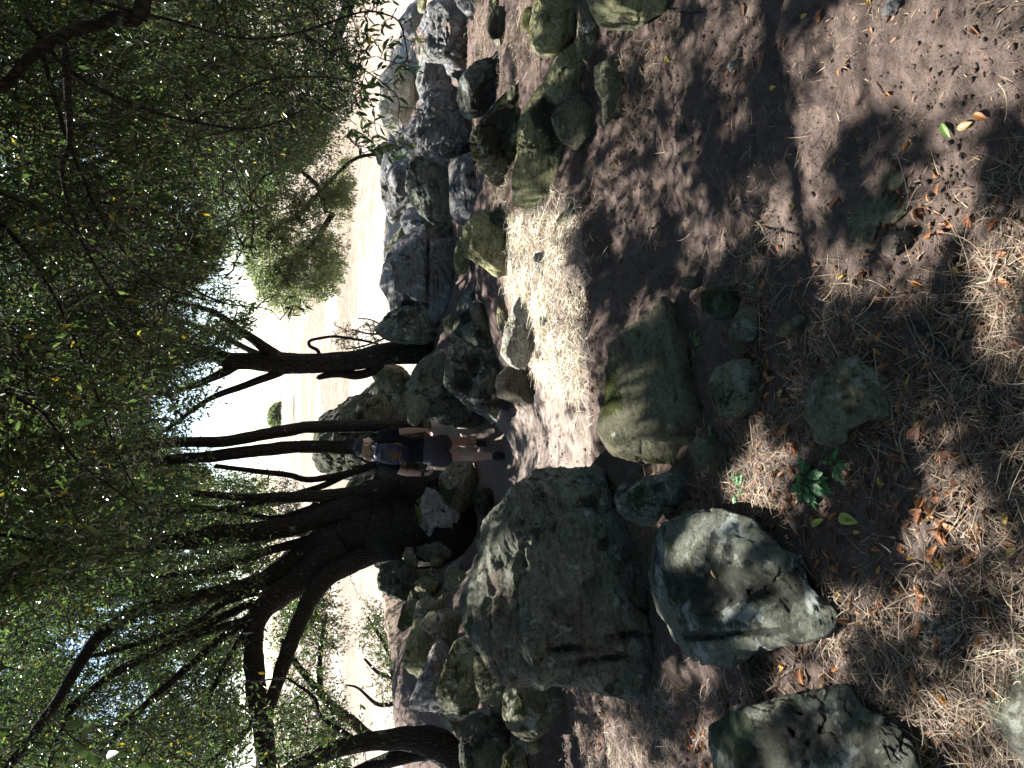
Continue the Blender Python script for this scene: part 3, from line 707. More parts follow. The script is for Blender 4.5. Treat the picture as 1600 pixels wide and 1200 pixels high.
rock([(690,1115),(710,1112),(722,1120),(728,1150),(718,1157),(705,1140),(694,1130)], 'small lichened stone between the left rock pile and the leaning trunk', 'rock_moss', thick=.8, y=5.7)
rock([(722,1145),(730,1120),(748,1112),(765,1122),(790,1140),(812,1160),(815,1240),(760,1260),(722,1250),(718,1180)], 'reddish brown boulder under the leaning trunk at the far left', 'rock_dark', thick=.7, y=5.1)
rock([(785,1200),(790,1180),(808,1168),(822,1175),(822,1260),(790,1260)], 'green speckled rock half outside the view below the reddish boulder', 'rock_moss', thick=.7, y=4.6)
rock([(644,832),(648,814),(647,795),(650,780),(665,765),(680,772),(692,785),(708,795),(712,808),(712,832),(691,844),(658,855),(646,848)], 'white boulder with bright yellow green moss beside the big trunk', 'rock_white', thick=.8, y=9.3, rough=.05, moss=[(655, 800, 12, 22)])
rock([(655,855),(690,845),(708,850),(705,865),(690,878),(680,884),(665,872),(654,865)], 'grey rock continuing left of the white mossy boulder', 'rock_green', thick=.8, y=9.0)
rock([(688,770),(690,745),(712,725),(735,730),(742,760),(732,790),(715,798),(700,790)], 'dark rock with a yellow green rim just behind the hiker', 'rock_moss', thick=.8, y=9.2)
rock([(630,870),(636,857),(645,858),(650,880),(646,893),(635,887)], 'small round stone in front of the big trunk', 'rock_green', thick=.8, y=9.0, level=4)
rock([(647,925),(655,905),(668,902),(684,915),(674,928),(660,938),(648,933)], 'pale striped stone near the end of the shaded track', 'rock_olive', thick=.8, y=8.6)
rock([(690,940),(698,905),(705,890),(725,900),(725,930),(712,948),(695,946)], 'yellowish stone peeping over the top of the biggest boulder', 'rock_olive', thick=.8, y=7.6)
rock([(593,905),(598,885),(620,880),(642,895),(650,930),(638,938),(615,930),(595,918)], 'dark jagged rock at the left foot of the big trunk', 'rock_dark', thick=.8, y=8.9, rough=.08)
rock([(622,975),(632,945),(645,938),(664,948),(668,965),(648,972),(630,982)], 'pointed mossy rock sticking out over the bright meadow', 'rock_moss', thick=.8, y=7.6)
rock([(645,965),(655,940),(668,935),(690,945),(690,960),(670,970)], 'low rock behind the left rock pile', 'rock_green', thick=.8, y=7.0)

# ------------------------------------------------------------------ trees
def smooth_path(pts, rad, sub=5):
    """Catmull-Rom through pts"""
    P = np.array(pts, float); R = np.array(rad, float)
    P = np.vstack([2 * P[0] - P[1], P, 2 * P[-1] - P[-2]]); out = []; ro = []
    for i in range(1, len(P) - 2):
        for k in range(sub):
            t = k / sub
            a, b, c, d = P[i - 1], P[i], P[i + 1], P[i + 2]
            out.append(.5 * (2 * b + (c - a) * t + (2 * a - 5 * b + 4 * c - d) * t * t + (3 * b - 3 * c + d - a) * t ** 3))
            ro.append(R[i - 1] * (1 - t) + R[i] * t)
    out.append(P[-2]); ro.append(R[-1])
    return np.array(out), np.array(ro)

def tube(P, R, sides=10, lump=.12, seed=0):
    n = len(P)
    T = np.gradient(P, axis=0); T /= np.linalg.norm(T, axis=1)[:, None] + 1e-9
    ref = np.array([.31, .95, .05]); V = []
    A = np.cross(T, ref); A /= np.linalg.norm(A, axis=1)[:, None] + 1e-9
    B = np.cross(T, A)
    th = np.arange(sides) / sides * 2 * np.pi
    dirs = A[:, None] * np.cos(th)[None, :, None] + B[:, None] * np.sin(th)[None, :, None]
    rad = R[:, None] * np.ones(sides)
    if lump:
        q = (P[:, None] + dirs * .12).reshape(-1, 3) * np.array([9, 9, 3.0])
        rad = rad * (1 + lump * fbm(q, 3, seed)).reshape(n, sides)
    V = P[:, None] + dirs * rad[:, :, None]
    V = V.reshape(-1, 3); idx = np.arange(n * sides).reshape(n, sides)
    nx = np.roll(idx, -1, 1)
    F = np.stack([idx[:-1], nx[:-1], nx[1:], idx[1:]], 2).reshape(-1, 4)
    V = np.vstack([V, P[-1] + T[-1] * R[-1]])
    cap = np.stack([idx[-1], nx[-1], np.full(sides, len(V) - 1)], 1)
    return V, F, cap

def px_limb(spec, jit=.0, seed=0):
    pts = np.array([pt(X, Y, y) for X, Y, y, r in spec]); 
    dep = (pts - CAM) @ FW
    rad = np.array([s_[3] for s_ in spec]) * dep / FPX
    P, R = smooth_path(pts, rad, 7)
    P = P + .35 * R[:, None] * np.stack([fbm(P * 2.2 + k * 9, 3, seed + k) for k in range(3)], 1)
    return P, R

def limb_obj(name, spec, parent, sides=14, seed=0, mat='bark', lump=.16):
    P, R = px_limb(spec, seed=seed)
    V, F, cap = tube(P, R, sides, lump, seed)
    o = link(name, fast_mesh(name, V - np.array(parent.location), [F, cap]), M[mat], parent)
    return P, R

class Batch:
    def __init__(s): s.v = []; s.f = {}; s.n = 0
    def add(s, V, *Fs):
        s.v.append(V)
        for F in Fs: s.f.setdefault(F.shape[1], []).append(F + s.n)
        s.n += len(V)
    def build(s, name, mat, parent=None, loc=None, smooth=True):
        V = np.vstack(s.v); F = [np.vstack(a) for a in s.f.values()]
        off = np.array(parent.location) if parent is not None else (np.array(loc) if loc is not None else np.zeros(3))
        return link(name, fast_mesh(name, V - off, F, smooth), mat, parent, loc=(tuple(loc) if loc is not None else None))

def unit(v): return v / (np.linalg.norm(v, axis=-1, keepdims=True) + 1e-9)

def twigs_vec(Ps, R0, R1, batch):
    """Ps (n,k,3) polylines -> 3-sided tubes"""
    n, k, _ = Ps.shape
    T = unit(np.gradient(Ps, axis=1)); A = unit(np.cross(T, np.array([.2, .3, .93]))); B = np.cross(T, A)
    t = np.linspace(0, 1, k)[None, :]
    R = (np.reshape(R0, (-1, 1)) * (1 - t) + np.reshape(R1, (-1, 1)) * t)[:, :, None, None]
    th = np.arange(3) / 3 * 2 * np.pi
    V = Ps[:, :, None] + R * (A[:, :, None] * np.cos(th)[None, None, :, None] + B[:, :, None] * np.sin(th)[None, None, :, None])
    idx = np.arange(n * k * 3).reshape(n, k, 3); nx = np.roll(idx, -1, 2)
    F = np.stack([idx[:, :-1], nx[:, :-1], nx[:, 1:], idx[:, 1:]], 3).reshape(-1, 4)
    batch.add(V.reshape(-1, 3), F)

def leaves_vec(P, D, Nn, L, W, batch, rg, six=True, fold=.22, curl=.12):
    """P base points, D leaf direction, Nn rough normal"""
    D = unit(D); S = unit(np.cross(D, Nn)); U = unit(np.cross(S, D))
    L = L[:, None]; W = W[:, None]
    if six:
        v0 = P; v3 = P + D * L - U * L * curl
        r1 = P + D * L * .33 + S * W * .46 + U * W * fold; r2 = P + D * L * .70 + S * W * .38 + U * (W * fold - L * curl * .4)
        l1 = P + D * L * .33 - S * W * .46 + U * W * fold; l2 = P + D * L * .70 - S * W * .38 + U * (W * fold - L * curl * .4)
        V = np.stack([v0, r1, r2, v3, l2, l1], 1).reshape(-1, 3)
        i = np.arange(len(P))[:, None] * 6
        F = np.vstack([np.hstack([i, i + 1, i + 2, i + 3]), np.hstack([i, i + 3, i + 4, i + 5])])
        batch.add(V, F)
    else:
        V = np.stack([P, P + D * L * .45 + S * W * .5 + U * W * fold, P + D * L - U * L * curl, P + D * L * .45 - S * W * .5 + U * W * fold], 1).reshape(-1, 3)
        i = np.arange(len(P))[:, None] * 4
        batch.add(V, np.vstack([np.hstack([i, i + 1, i + 2]), np.hstack([i, i + 2, i + 3])]))

# where the sun gets through the canopy: gaps between the sprays are left along the sun's own direction
LIT = [  # photo outline of a lit area on the ground, share of it that is lit
    ([(815, 270), (895, 270), (905, 345), (800, 345)], 1.0),
    ([(795, 345), (820, 318), (905, 318), (915, 450), (925, 600), (928, 660), (880, 640), (835, 560), (790, 500), (790, 420)], 1.0),
    ([(820, 600), (930, 640), (930, 740), (860, 735), (800, 700), (790, 640)], .62),
    ([(700, 640), (800, 640), (800, 800), (740, 860), (700, 930)], .55),
    ([(925, -60), (1420, -60), (1330, 250), (1200, 430), (925, 330)], .82),
    ([(1420, -60), (1700, -60), (1700, 210), (1430, 200)], .85),
    ([(1310, 250), (1700, 250), (1700, 480), (1450, 480), (1310, 400)], .55),
    ([(940, 330), (1130, 430), (1060, 450), (930, 620), (925, 400)], .04),
    ([(700, -60), (900, -60), (925, 100), (880, 330), (700, 330)], .75),
    ([(700, 330), (800, 330), (790, 500), (700, 500)], .35),
    ([(930, 450), (1110, 450), (1110, 745), (930, 745)], .5),
    ([(1150, 700), (1195, 735), (1210, 790), (1160, 775)], .9),
    ([(700, 735), (1040, 735), (1040, 1090), (720, 1060)], .62),
    ([(630, 960), (880, 960), (880, 1260), (630, 1260)], .5),
    ([(880, 1060), (1110, 1060), (1110, 1260), (880, 1260)], .3),
]
def sun_open(P):
    """True where something at P would shade a spot the sun reaches in the photograph"""
    zg = np.zeros(len(P))
    for _ in range(2):
        Q = P - SUN * ((P[:, 2] - zg) / SUN[2])[:, None]
        zg = np.clip(zsmooth(np.clip(Q[:, 0], -12, 12), np.clip(Q[:, 1], -5, 14)), -1.4, .3)
    X, Y, dep = project(Q)
    frac = np.full(len(P), .44)
    frac[(X < 730) & (X > 480)] = .2
    frac[(X < 760) & (X > 540) & (Y < 530)] = .55
    for poly, f in LIT:
        frac[in_poly(X, Y, poly) & (dep > .3)] = f
    frac[dep < .3] = .2
    lo_ = fbm(np.stack([Q[:, 0] * 2.0, Q[:, 1] * 2.2, 0 * X], 1), 2, 77, .5); hi_ = fbm(np.stack([Q[:, 0] * 8.5, Q[:, 1] * 8.5, 0 * X], 1), 3, 78, .6)
    n = .5 + .50 * lo_ + 1.35 * hi_
    op = n > (.92 - frac)
    far = (Q[:, 1] > 10.2 + .5 * fbm(Q * .8, 2, 4)) & ((Q[:, 0] > .4) | (Q[:, 0] < -4.6) | (Q[:, 1] > 12.8))
    hard = (frac > .95) | (far & (P[:, 1] > 11.5))
    return np.where(hard, 2, np.where(op | far, 1, 0))

ALLOW_X = None
def crown(parent, poly, yr, n_att, n_spray, leafL, nodes, seed, mat='leaf', zr=None, world=None, six=True, droop=.35, per=11, sprayL=(.25, .6), extra=None, spread=.35, open_keep=.06, bias=None, strict=True, rbase=.012, sun=True, nolimit=False):
    """grow twigs from the limb nodes to attractors spread through a volume, then sprays of leaves round them"""
    rg = np.random.default_rng(seed)
    A = []
    while len(A) < n_att:
        if world is not None:
            x0, x1, y0, y1, z0, z1 = world
            q = np.array([rg.uniform(x0, x1), rg.uniform(y0, y1), rg.uniform(z0, z1)])
            X, Y, d = project(q[None])
            if d[0] > .2 and -40 < X[0] and -100 < Y[0] < 1300 and strict: continue
            A.append(q)
        else:
            Xs = [p[0] for p in poly]; Ys = [p[1] for p in poly]
            X = rg.uniform(min(Xs), max(Xs)); Y = rg.uniform(min(Ys), max(Ys))
            if not in_poly(np.array([X]), np.array([Y]), poly)[0]: continue
            A.append(pt(X, Y, rg.uniform(*yr)))
    A = np.array(A)
    nodes = np.array(nodes); nd = [nodes]; allN = nodes.copy()
    # nearest attractors first, so twigs branch off twigs
    dmin = np.array([np.min(np.linalg.norm(allN - a, axis=1)) for a in A]); order = np.argsort(dmin)
    paths = []; br = []
    for i in order:
        a = A[i]; k = np.argmin(np.linalg.norm(allN - a, axis=1) + .15 * np.maximum(0, allN[:, 2] - a[2])); b = allN[k]
        dlen = np.linalg.norm(a - b)
        t = np.linspace(0, 1, 7)[:, None]
        p = b * (1 - t) + a * t
        bow = rg.normal(size=3) * .12 * dlen + np.array([0, 0, .10 * dlen])
        p = p + bow * (t * (1 - t) * 4) + rg.normal(size=(7, 3)) * .02 * min(dlen, 1) * (t * (1 - t) * 4)
        paths.append(p); br.append(min(.03, .004 + rbase * min(dlen, 1.6)))
        allN = np.vstack([allN, p[2:]])
    paths = np.array(paths); tb = Batch()
    twigs_vec(paths, np.array(br), np.full(len(br), .0028), tb)
    # sprays
    k = rg.integers(0, len(paths), n_spray); t = rg.uniform(.25, 1, n_spray) ** .7
    seg = np.minimum((t * 6).astype(int), 5); f = (t * 6 - seg)[:, None]
    B = paths[k, seg] * (1 - f) + paths[k, seg + 1] * f
    Dm = unit(paths[k, 6] - paths[k, 4])
    D = unit(Dm * .6 + rg.normal(size=(n_spray, 3)) * .75 + np.array([0, 0, -droop * .5]))
    SL = rg.uniform(sprayL[0], sprayL[1], n_spray)
    B = B + rg.normal(size=B.shape) * spread * np.array([1, 1, .8]) * rg.uniform(0, 1, (n_spray, 1))
    tt = np.linspace(0, 1, 5)[None, :, None]
    side = rg.normal(size=(n_spray, 1, 3)) * .12
    S = B[:, None] + D[:, None] * SL[:, None, None] * tt + side * SL[:, None, None] * tt ** 2 - np.array([0, 0, 1.0]) * (droop * SL[:, None, None] * tt ** 2)
    mid = S[:, 2]
    ok = np.ones(n_spray, bool)
    so = sun_open(mid)
    op = ((so == 2) | ((so == 1) & (rg.uniform(size=n_spray) > open_keep))) if sun else np.zeros(n_spray, bool)
    ok &= ~op
    if poly is not None:
        X, Y, d = project(S[:, 4]); inn = in_poly(X, Y, poly); ok &= inn
    elif strict:
        X, Y, d = project(S[:, 4]); ok &= ~((d > .2) & (X > 30) & (Y > -60) & (Y < 1260) & (rg.uniform(size=n_spray) > .05))
    if extra is not None: ok &= extra(S[:, 2])
    S = S[ok]; n = len(S); SL = SL[ok]
    twigs_vec(S, np.full(n, .0028), np.full(n, .0012), tb)
    lb = Batch()
    tl = (np.arange(per) + 1) / per
    g = tl * 4; sg = np.minimum(g.astype(int), 3); fr = (g - sg)[None, :, None]
    LP = S[:, sg] * (1 - fr) + S[:, sg + 1] * fr
    TD = unit(S[:, sg + 1] - S[:, sg])
    ang = (np.arange(per) * 2.4)[None, :] + rg.uniform(0, 6.3, (n, 1))
    a1 = unit(np.cross(TD, np.array([.1, .2, .97]))); a2 = np.cross(TD, a1)
    out = a1 * np.cos(ang)[..., None] + a2 * np.sin(ang)[..., None]
    LD = unit(TD * .75 + out * .75 + rg.normal(size=LP.shape) * .22 + np.array([0, 0, -.12]))
    NN = unit(rg.normal(size=LP.shape) * .55 + np.array([0, 0, .9]))
    LP = LP.reshape(-1, 3); LD = LD.reshape(-1, 3); NN = NN.reshape(-1, 3)
    keep = rg.uniform(size=len(LP)) > .08
    if sun:
        so = sun_open(LP); keep &= ~((so == 2) | ((so == 1) & (rg.uniform(size=len(LP)) > open_keep)))
    LP, LD, NN = LP[keep], LD[keep], NN[keep]
    ll = rg.uniform(.65, 1.2, len(LP)) * leafL
    leaves_vec(LP, LD, NN, ll, ll * rg.uniform(.3, .42, len(LP)), lb, rg, six)
    tb.build('twigs', M['bark_twig'], parent)
    lb.build('crown', M[mat], parent)
    print('crown', parent.name, 'sprays', n, 'leaves', len(LP))

def cat_nodes(*ps): return np.vstack(ps)

# --- T1 the single trunk in the middle of the view
t1 = empty('oak_tree', tuple(pt(700, 552, 8.3)))
tag(t1, 'evergreen tree with a single bare upright trunk growing from the blue grey boulders', 'tree')
y = 8.3
n1 = [limb_obj('trunk', [(712, 552, y, 27), (690, 550, y, 24), (650, 549, y, 20), (600, 556, y, 17.5), (540, 564, y, 15.5), (480, 568, y, 15.5), (440, 568, y, 17), (415, 567, y, 15), (394, 565, y, 13), (356, 563, y, 13), (326, 553, y, 11), (274, 548, y - .2, 9), (206, 520, y - .4, 6), (120, 500, y - .7, 3.5)], t1, 18, 1)[0]]
n1.append(limb_obj('limb', [(440, 566, y, 11), (426, 552, y, 10), (404, 535, y - .05, 8), (370, 512, y - .1, 6), (330, 486, y - .3, 4.5), (270, 470, y - .5, 3)], t1, 10, 2)[0])
n1.append(limb_obj('limb', [(448, 574, y, 7), (431, 584, y, 6.5), (394, 599, y, 6), (349, 614, y, 5), (319, 629, y - .1, 4), (262, 670, y - .3, 3)], t1, 9, 3)[0])
n1.append(limb_obj('limb', [(375, 566, y, 9), (356, 578, y, 8), (330, 591, y, 6), (300, 604, y, 5), (250, 615, y, 4), (180, 600, y - .3, 3)], t1, 9, 4)[0])
limb_obj('branch_stub', [(596, 568, y, 9), (581, 580, y, 7.5), (555, 586, y, 7.5), (525, 584, y, 6.5), (497, 590, y, 4)], t1, 9, 5)
n1b = limb_obj('sucker_shoot', [(500, 556, y, 3), (495, 547, y, 3), (484, 541, y, 2.6), (484, 533, y, 2.4), (500, 529, y, 2.4), (525, 526, y, 2.2), (560, 531, y, 2.0), (590, 537, y, 1.6)], t1, 6, 6)[0]
crown(t1, [(-60, 400), (-60, 720), (300, 700), (332, 650), (352, 600), (345, 575), (390, 530), (410, 505), (400, 470), (330, 400)], (6.6, 9.8), 100, 8000, .062, cat_nodes(*n1), 101, six=False, open_keep=.12)

# --- T2 the twin trunks
t2 = empty('twin_trunk_tree', tuple(pt(645, 680, 9.9)))
tag(t2, 'evergreen tree with two slim straight trunks rising just behind the hiker', 'tree')
y = 9.9
n2 = [limb_obj('trunk', [(660, 662, y, 13), (600, 664, y, 11.5), (540, 665, y, 10.5), (487, 668, y, 9.5), (430, 677, y, 9.5), (375, 685, y, 9), (315, 690, y, 8.5), (262, 692, y, 8), (180, 705, y - .4, 6), (100, 700, y - .8, 4)], t2, 12, 11)[0],
      limb_obj('trunk', [(660, 700, y, 13), (610, 698, y, 12), (562, 700, y, 11), (515, 699, y, 10), (470, 697, y, 10), (412, 704, y, 9.5), (337, 711, y, 9), (262, 719, y, 8), (206, 722, y - .3, 6), (120, 735, y - .7, 4)], t2, 12, 12)[0]]
n2.append(limb_obj('limb', [(600, 715, y, 6), (562, 735, y, 5.5), (487, 749, y, 5), (450, 742, y, 5), (412, 737, y, 4.5), (337, 728, y, 4)], t2, 8, 13)[0])
n2.append(limb_obj('limb', [(590, 725, y - .1, 6), (544, 740, y, 5.5), (499, 760, y, 5), (431, 779, y, 5), (337, 797, y, 4), (260, 800, y, 3)], t2, 8, 14)[0])
crown(t2, [(-60, 560), (-60, 1000), (300, 900), (430, 800), (440, 735), (340, 730), (330, 690), (250, 650)], (8.6, 11.4), 100, 5600, .065, cat_nodes(*n2), 102, six=False, open_keep=.15)

# --- T3 the big many stemmed tree on the left
t3 = empty('big_oak_tree', tuple(pt(660, 835, 9.6)))
tag(t3, 'biggest tree, black many stemmed trunk left of the hiker', 'tree')
y = 9.6
n3 = [limb_obj('trunk', [(690, 838, y, 92), (662, 836, y, 74), (635, 832, y, 62), (605, 829, y, 54), (580, 830, y, 47), (550, 836, y, 40), (520, 846, y, 33), (487, 862, y, 27), (450, 880, y, 20), (415, 905, y, 18), (394, 919, y, 15)], t3, 20, 21)[0]]
n3.append(limb_obj('limb', [(640, 792, y, 34), (600, 788, y, 29), (560, 788, y, 24), (525, 797, y, 18), (490, 808, y, 17), (450, 821, y, 16), (375, 832, y, 16), (300, 844, y - .1, 14), (262, 848, y - .2, 12), (180, 850, y - .6, 9), (90, 830, y - 1.0, 6)], t3, 14, 22)[0])
n3.append(limb_obj('limb', [(660, 770, y - .1, 26), (630, 762, y - .1, 20), (590, 764, y - .1, 15), (540, 772, y, 12), (480, 775, y, 9), (400, 778, y + .1, 7), (300, 770, y + .1, 5)], t3, 12, 29)[0])
n3.append(limb_obj('limb', [(415, 905, y, 15), (394, 916, y, 15), (337, 928, y - .1, 12), (262, 945, y - .5, 11), (206, 960, y - .9, 9.5), (150, 1000, y - 1.4, 9), (94, 1087, y - 2.2, 8), (49, 1150, y - 2.9, 7.5), (0, 1215, y - 3.5, 7)], t3, 12, 23)[0])
n3.append(limb_obj('limb', [(540, 850, y - .1, 26), (487, 896, y - .2, 23), (440, 926, y - .3, 20), (404, 965, y - .5, 17.5), (395, 1012, y - .8, 16), (399, 1069, y - 1.2, 15.5), (409, 1125, y - 1.6, 16), (416, 1230, y - 2.2, 15)], t3, 14, 24)[0])
n3.append(limb_obj('limb', [(585, 860, y - .2, 18), (532, 888, y - .3, 16), (495, 919, y - .5, 14), (472, 960, y - .7, 13), (450, 1012, y - 1, 12), (431, 1069, y - 1.3, 10.5), (414, 1120, y - 1.6, 9)], t3, 12, 25)[0])
for i, sp in enumerate([
    [(400, 950, y - .4, 8), (390, 964, y - .5, 8), (319, 1020, y - .8, 6.5), (262, 1069, y - 1.1, 5.5), (210, 1117, y - 1.5, 5), (142, 1192, y - 2, 4)],
    [(395, 960, y - .4, 7), (379, 970, y - .4, 6.5), (307, 994, y - .6, 5.5), (244, 1020, y - .8, 5), (170, 1060, y - 1.2, 4), (100, 1110, y - 1.6, 3)],
    [(398, 940, y - .3, 7), (345, 965, y - .4, 6), (262, 1008, y - .8, 5.5), (180, 1050, y - 1.2, 5), (112, 1110, y - 1.7, 4), (75, 1196, y - 2.2, 3)],
    [(398, 985, y - .6, 5), (375, 998, y - .7, 4.5), (337, 1069, y - 1, 3.6), (315, 1125, y - 1.3, 3)],
    [(400, 925, y - .2, 7), (350, 940, y - .4, 6), (300, 975, y - .6, 5), (200, 1010, y - 1, 4), (120, 1030, y - 1.4, 3)],
    [(480, 845, y, 8), (440, 855, y, 7), (400, 868, y, 7), (340, 890, y, 6), (250, 900, y - .3, 4)],
    [(570, 778, y, 7), (530, 783, y, 6), (487, 794, y, 5.5), (430, 810, y + .1, 5), (375, 800, y + .2, 4), (300, 790, y, 3)],
    [(402, 1110, y - 1.5, 6), (386, 1140, y - 1.7, 6), (345, 1178, y - 2, 5.5), (300, 1215, y - 2.2, 5)]]):
    n3.append(limb_obj('limb', sp, t3, 8, 30 + i)[0])
nodes3 = cat_nodes(*n3)
crown(t3, [(-60, 740), (-60, 1280), (400, 1280), (395, 1180), (385, 1060), (400, 940), (430, 860), (440, 800), (280, 760)], (7.8, 11.0), 230, 13000, .062, nodes3, 103, six=False, open_keep=.15)

# --- T4 the leaning trunk at the far left
t4 = empty('leaning_tree', tuple(pt(735, 1190, 6.1)))
tag(t4, 'dark leaning trunk at the far left, rising behind the reddish brown boulder', 'tree')
y = 6.1
n4 = [limb_obj('trunk', [(745, 1190, y, 36), (715, 1178, y, 30), (680, 1162, y, 24), (645, 1155, y, 19), (594, 1156, y, 15), (537, 1167, y, 13), (500, 1181, y - .1, 12), (430, 1215, y - .3, 10), (330, 1260, y - .6, 7)], t4, 16, 41)[0],
      limb_obj('limb', [(690, 1165, y, 18), (650, 1175, y + .1, 14), (620, 1185, y + .1, 13), (580, 1200, y + .2, 11), (500, 1235, y + .2, 8)], t4, 12, 42)[0]]
n4.append(limb_obj('limb', [(560, 1160, y, 5), (530, 1140, y + .1, 4), (500, 1118, y + .2, 3.4), (490, 1090, y + .2, 3), (450, 1060, y + .2, 2)], t4, 7, 43)[0])
crown(t4, [(430, 1060), (380, 1280), (-60, 1280), (-60, 1140), (300, 1100), (430, 1080), (560, 1080), (580, 1140), (560, 1240), (500, 1280), (430, 1280)], (5.2, 7.0), 50, 1200, .055, cat_nodes(*n4), 104, six=True, open_keep=.5)

# --- T5 the tree standing outside the right edge whose boughs hang over the viewer
t5 = empty('overhanging_tree', (4.9, 2.2, .1))
tag(t5, 'near evergreen tree rooted outside the view, its drooping leafy boughs filling the top right', 'tree')
def wlimb(name, pts, rad, parent, seed, sides=14):
    P, R = smooth_path(pts, rad, 6)
    P = P + .3 * R[:, None] * np.stack([fbm(P * 2.2 + k * 9, 3, seed + k) for k in range(3)], 1)
    V, F, cap = tube(P, R, sides, .16, seed)
    link(name, fast_mesh(name, V - np.array(parent.location), [F, cap]), M['bark'], parent)
    return P
a1 = pt(160, -40, 3.3); a2 = pt(60, 60, 3.4); a3 = pt(-60, 150, 3.2)
n5 = [wlimb('trunk', [(4.9, 2.2, -.3), (4.8, 2.2, .8), (4.6, 2.4, 1.8), (4.4, 2.6, 2.6)], [.36, .28, .25, .22], t5, 51, 20)]
n5.append(wlimb('limb', [(4.45, 2.5, 2.4), (3.6, 3.0, 2.3), tuple(pt(225, -60, 3.5)), tuple(pt(170, 28, 3.5)), tuple(pt(115, 45, 3.5)), tuple(pt(50, 85, 3.5)), tuple(pt(-60, 160, 3.5)), (.8, 3.4, 3.7), (-.2, 3.4, 4.4)], [.11, .07, .035, .028, .025, .024, .022, .02, .02], t5, 52))
n5.append(wlimb('limb', [(4.4, 2.6, 2.5), (3.4, 1.8, 3.6), (2.0, 1.4, 4.2), (.4, 1.6, 4.6), (-1.4, 2.2, 5.0), (-3, 2.6, 5.3)], [.15, .12, .10, .08, .06, .03], t5, 53))
n5.append(wlimb('limb', [(4.4, 2.6, 2.5), (3.9, 3.8, 3.3), (2.6, 4.6, 4.0), (1.0, 5.2, 4.6), (-.6, 5.4, 5.0), (-2.2, 5.4, 5.3)], [.15, .12, .09, .08, .06, .03], t5, 54))
n5.append(wlimb('limb', [tuple(pt(85, 62, 3.5)), tuple(pt(101, 75, 3.45)), tuple(pt(105, 150, 3.4)), tuple(pt(109, 225, 3.4)), tuple(pt(97, 275, 3.4)), tuple(pt(130, 380, 3.5)), tuple(pt(190, 480, 3.6))], [.018, .016, .014, .011, .009, .007, .004], t5, 55, 8))
for i, sp in enumerate([[(40, 30, 3.6, 9), (110, 110, 3.7, 7), (200, 160, 3.8, 6), (300, 190, 4.0, 4.5), (400, 200, 4.2, 3.2), (480, 170, 4.3, 2)],
                        [(60, 60, 3.6, 8), (110, 230, 3.9, 6), (170, 360, 4.1, 5), (240, 440, 4.2, 4), (330, 470, 4.3, 2.5), (400, 480, 4.3, 1.6)],
                        [(-40, 300, 4.4, 8), (60, 420, 4.5, 6), (130, 560, 4.5, 5), (180, 700, 4.4, 4), (230, 800, 4.4, 2.5)],
                        [(-60, 250, 3.4, 7), (0, 300, 3.3, 5), (90, 340, 3.3, 4), (160, 400, 3.2, 3), (220, 440, 3.2, 2)],
                        [(140, 0, 3.4, 7), (260, 30, 3.6, 5), (380, 60, 3.8, 4), (470, 50, 3.9, 3.4), (560, 20, 3.9, 3), (601, 22, 3.9, 2.8), (627, 41, 3.9, 2.4), (640, 110, 3.9, 1.6)],
                        [(470, 50, 3.9, 3), (530, 90, 3.9, 2.6), (570, 110, 3.9, 2.2), (620, 150, 3.9, 1.8), (622, 190, 3.9, 1.4)],
                        [(300, 190, 4.0, 3.6), (400, 130, 4.0, 3), (500, 120, 4.0, 2.4), (560, 130, 4.0, 2)],
                        [(530, 90, 3.9, 2), (580, 160, 3.9, 1.6), (590, 210, 3.9, 1.3), (630, 225, 3.9, 1.)],
                        [(-40, 600, 4.0, 6), (60, 640, 4.0, 5), (120, 720, 4.0, 4), (200, 780, 4.0, 3), (250, 830, 4.0, 2)],
                        [(-40, 830, 4.2, 6), (80, 850, 4.2, 4.5), (180, 880, 4.2, 3.5), (240, 860, 4.2, 2)]]):
    n5.append(limb_obj('branch', [(a_, b_, c_, d_ * .5) for a_, b_, c_, d_ in sp], t5, 8, 60 + i)[0])
nodes5 = cat_nodes(*n5)
# dense near curtain of hanging leaves
crown(t5, [(-60, -80), (-60, 720), (150, 640), (260, 560), (330, 470), (400, 440), (420, 330), (440, 250), (520, 230), (545, 120), (540, -80)], (4.0, 7.6), 230, 13500, .058, nodes5, 105, six=False, open_keep=.12, per=10, droop=.5)
crown(t5, [(-60, 500), (-60, 960), (180, 920), (262, 860), (270, 760), (282, 640), (300, 560), (360, 500), (200, 500)], (3.7, 7.0), 130, 5600, .064, nodes5, 106, open_keep=.3, per=10, droop=.5)
crown(t5, [(520, -40), (520, 150), (560, 250), (650, 250), (672, 130), (660, 30), (640, -40)], (3.8, 4.1), 22, 75, .06, nodes5[-900:], 107, open_keep=1, per=8, droop=.4, sprayL=(.12, .25), spread=.08, rbase=.003)
crown(t5, [(390, 455), (395, 500), (470, 505), (490, 480), (450, 455)], (4.1, 4.4), 6, 20, .06, nodes5, 108, open_keep=1, per=8, droop=.6, sprayL=(.1, .22), spread=.05, rbase=.003)
# the part of the crown above the picture, which throws the dappled shade
crown(t5, None, None, 190, 15000, .09, nodes5, 109, world=(-1.2, 5.2, -3.2, 6.9, 3.0, 6.0), six=False, per=15, sprayL=(.4, .8), spread=.85, open_keep=.035)
crown(t3, None, None, 190, 17000, .09, nodes3, 110, world=(-6.5, -.9, -3.0, 7.6, 3.4, 6.4), six=False, per=15, sprayL=(.4, .8), spread=.85, open_keep=.035)

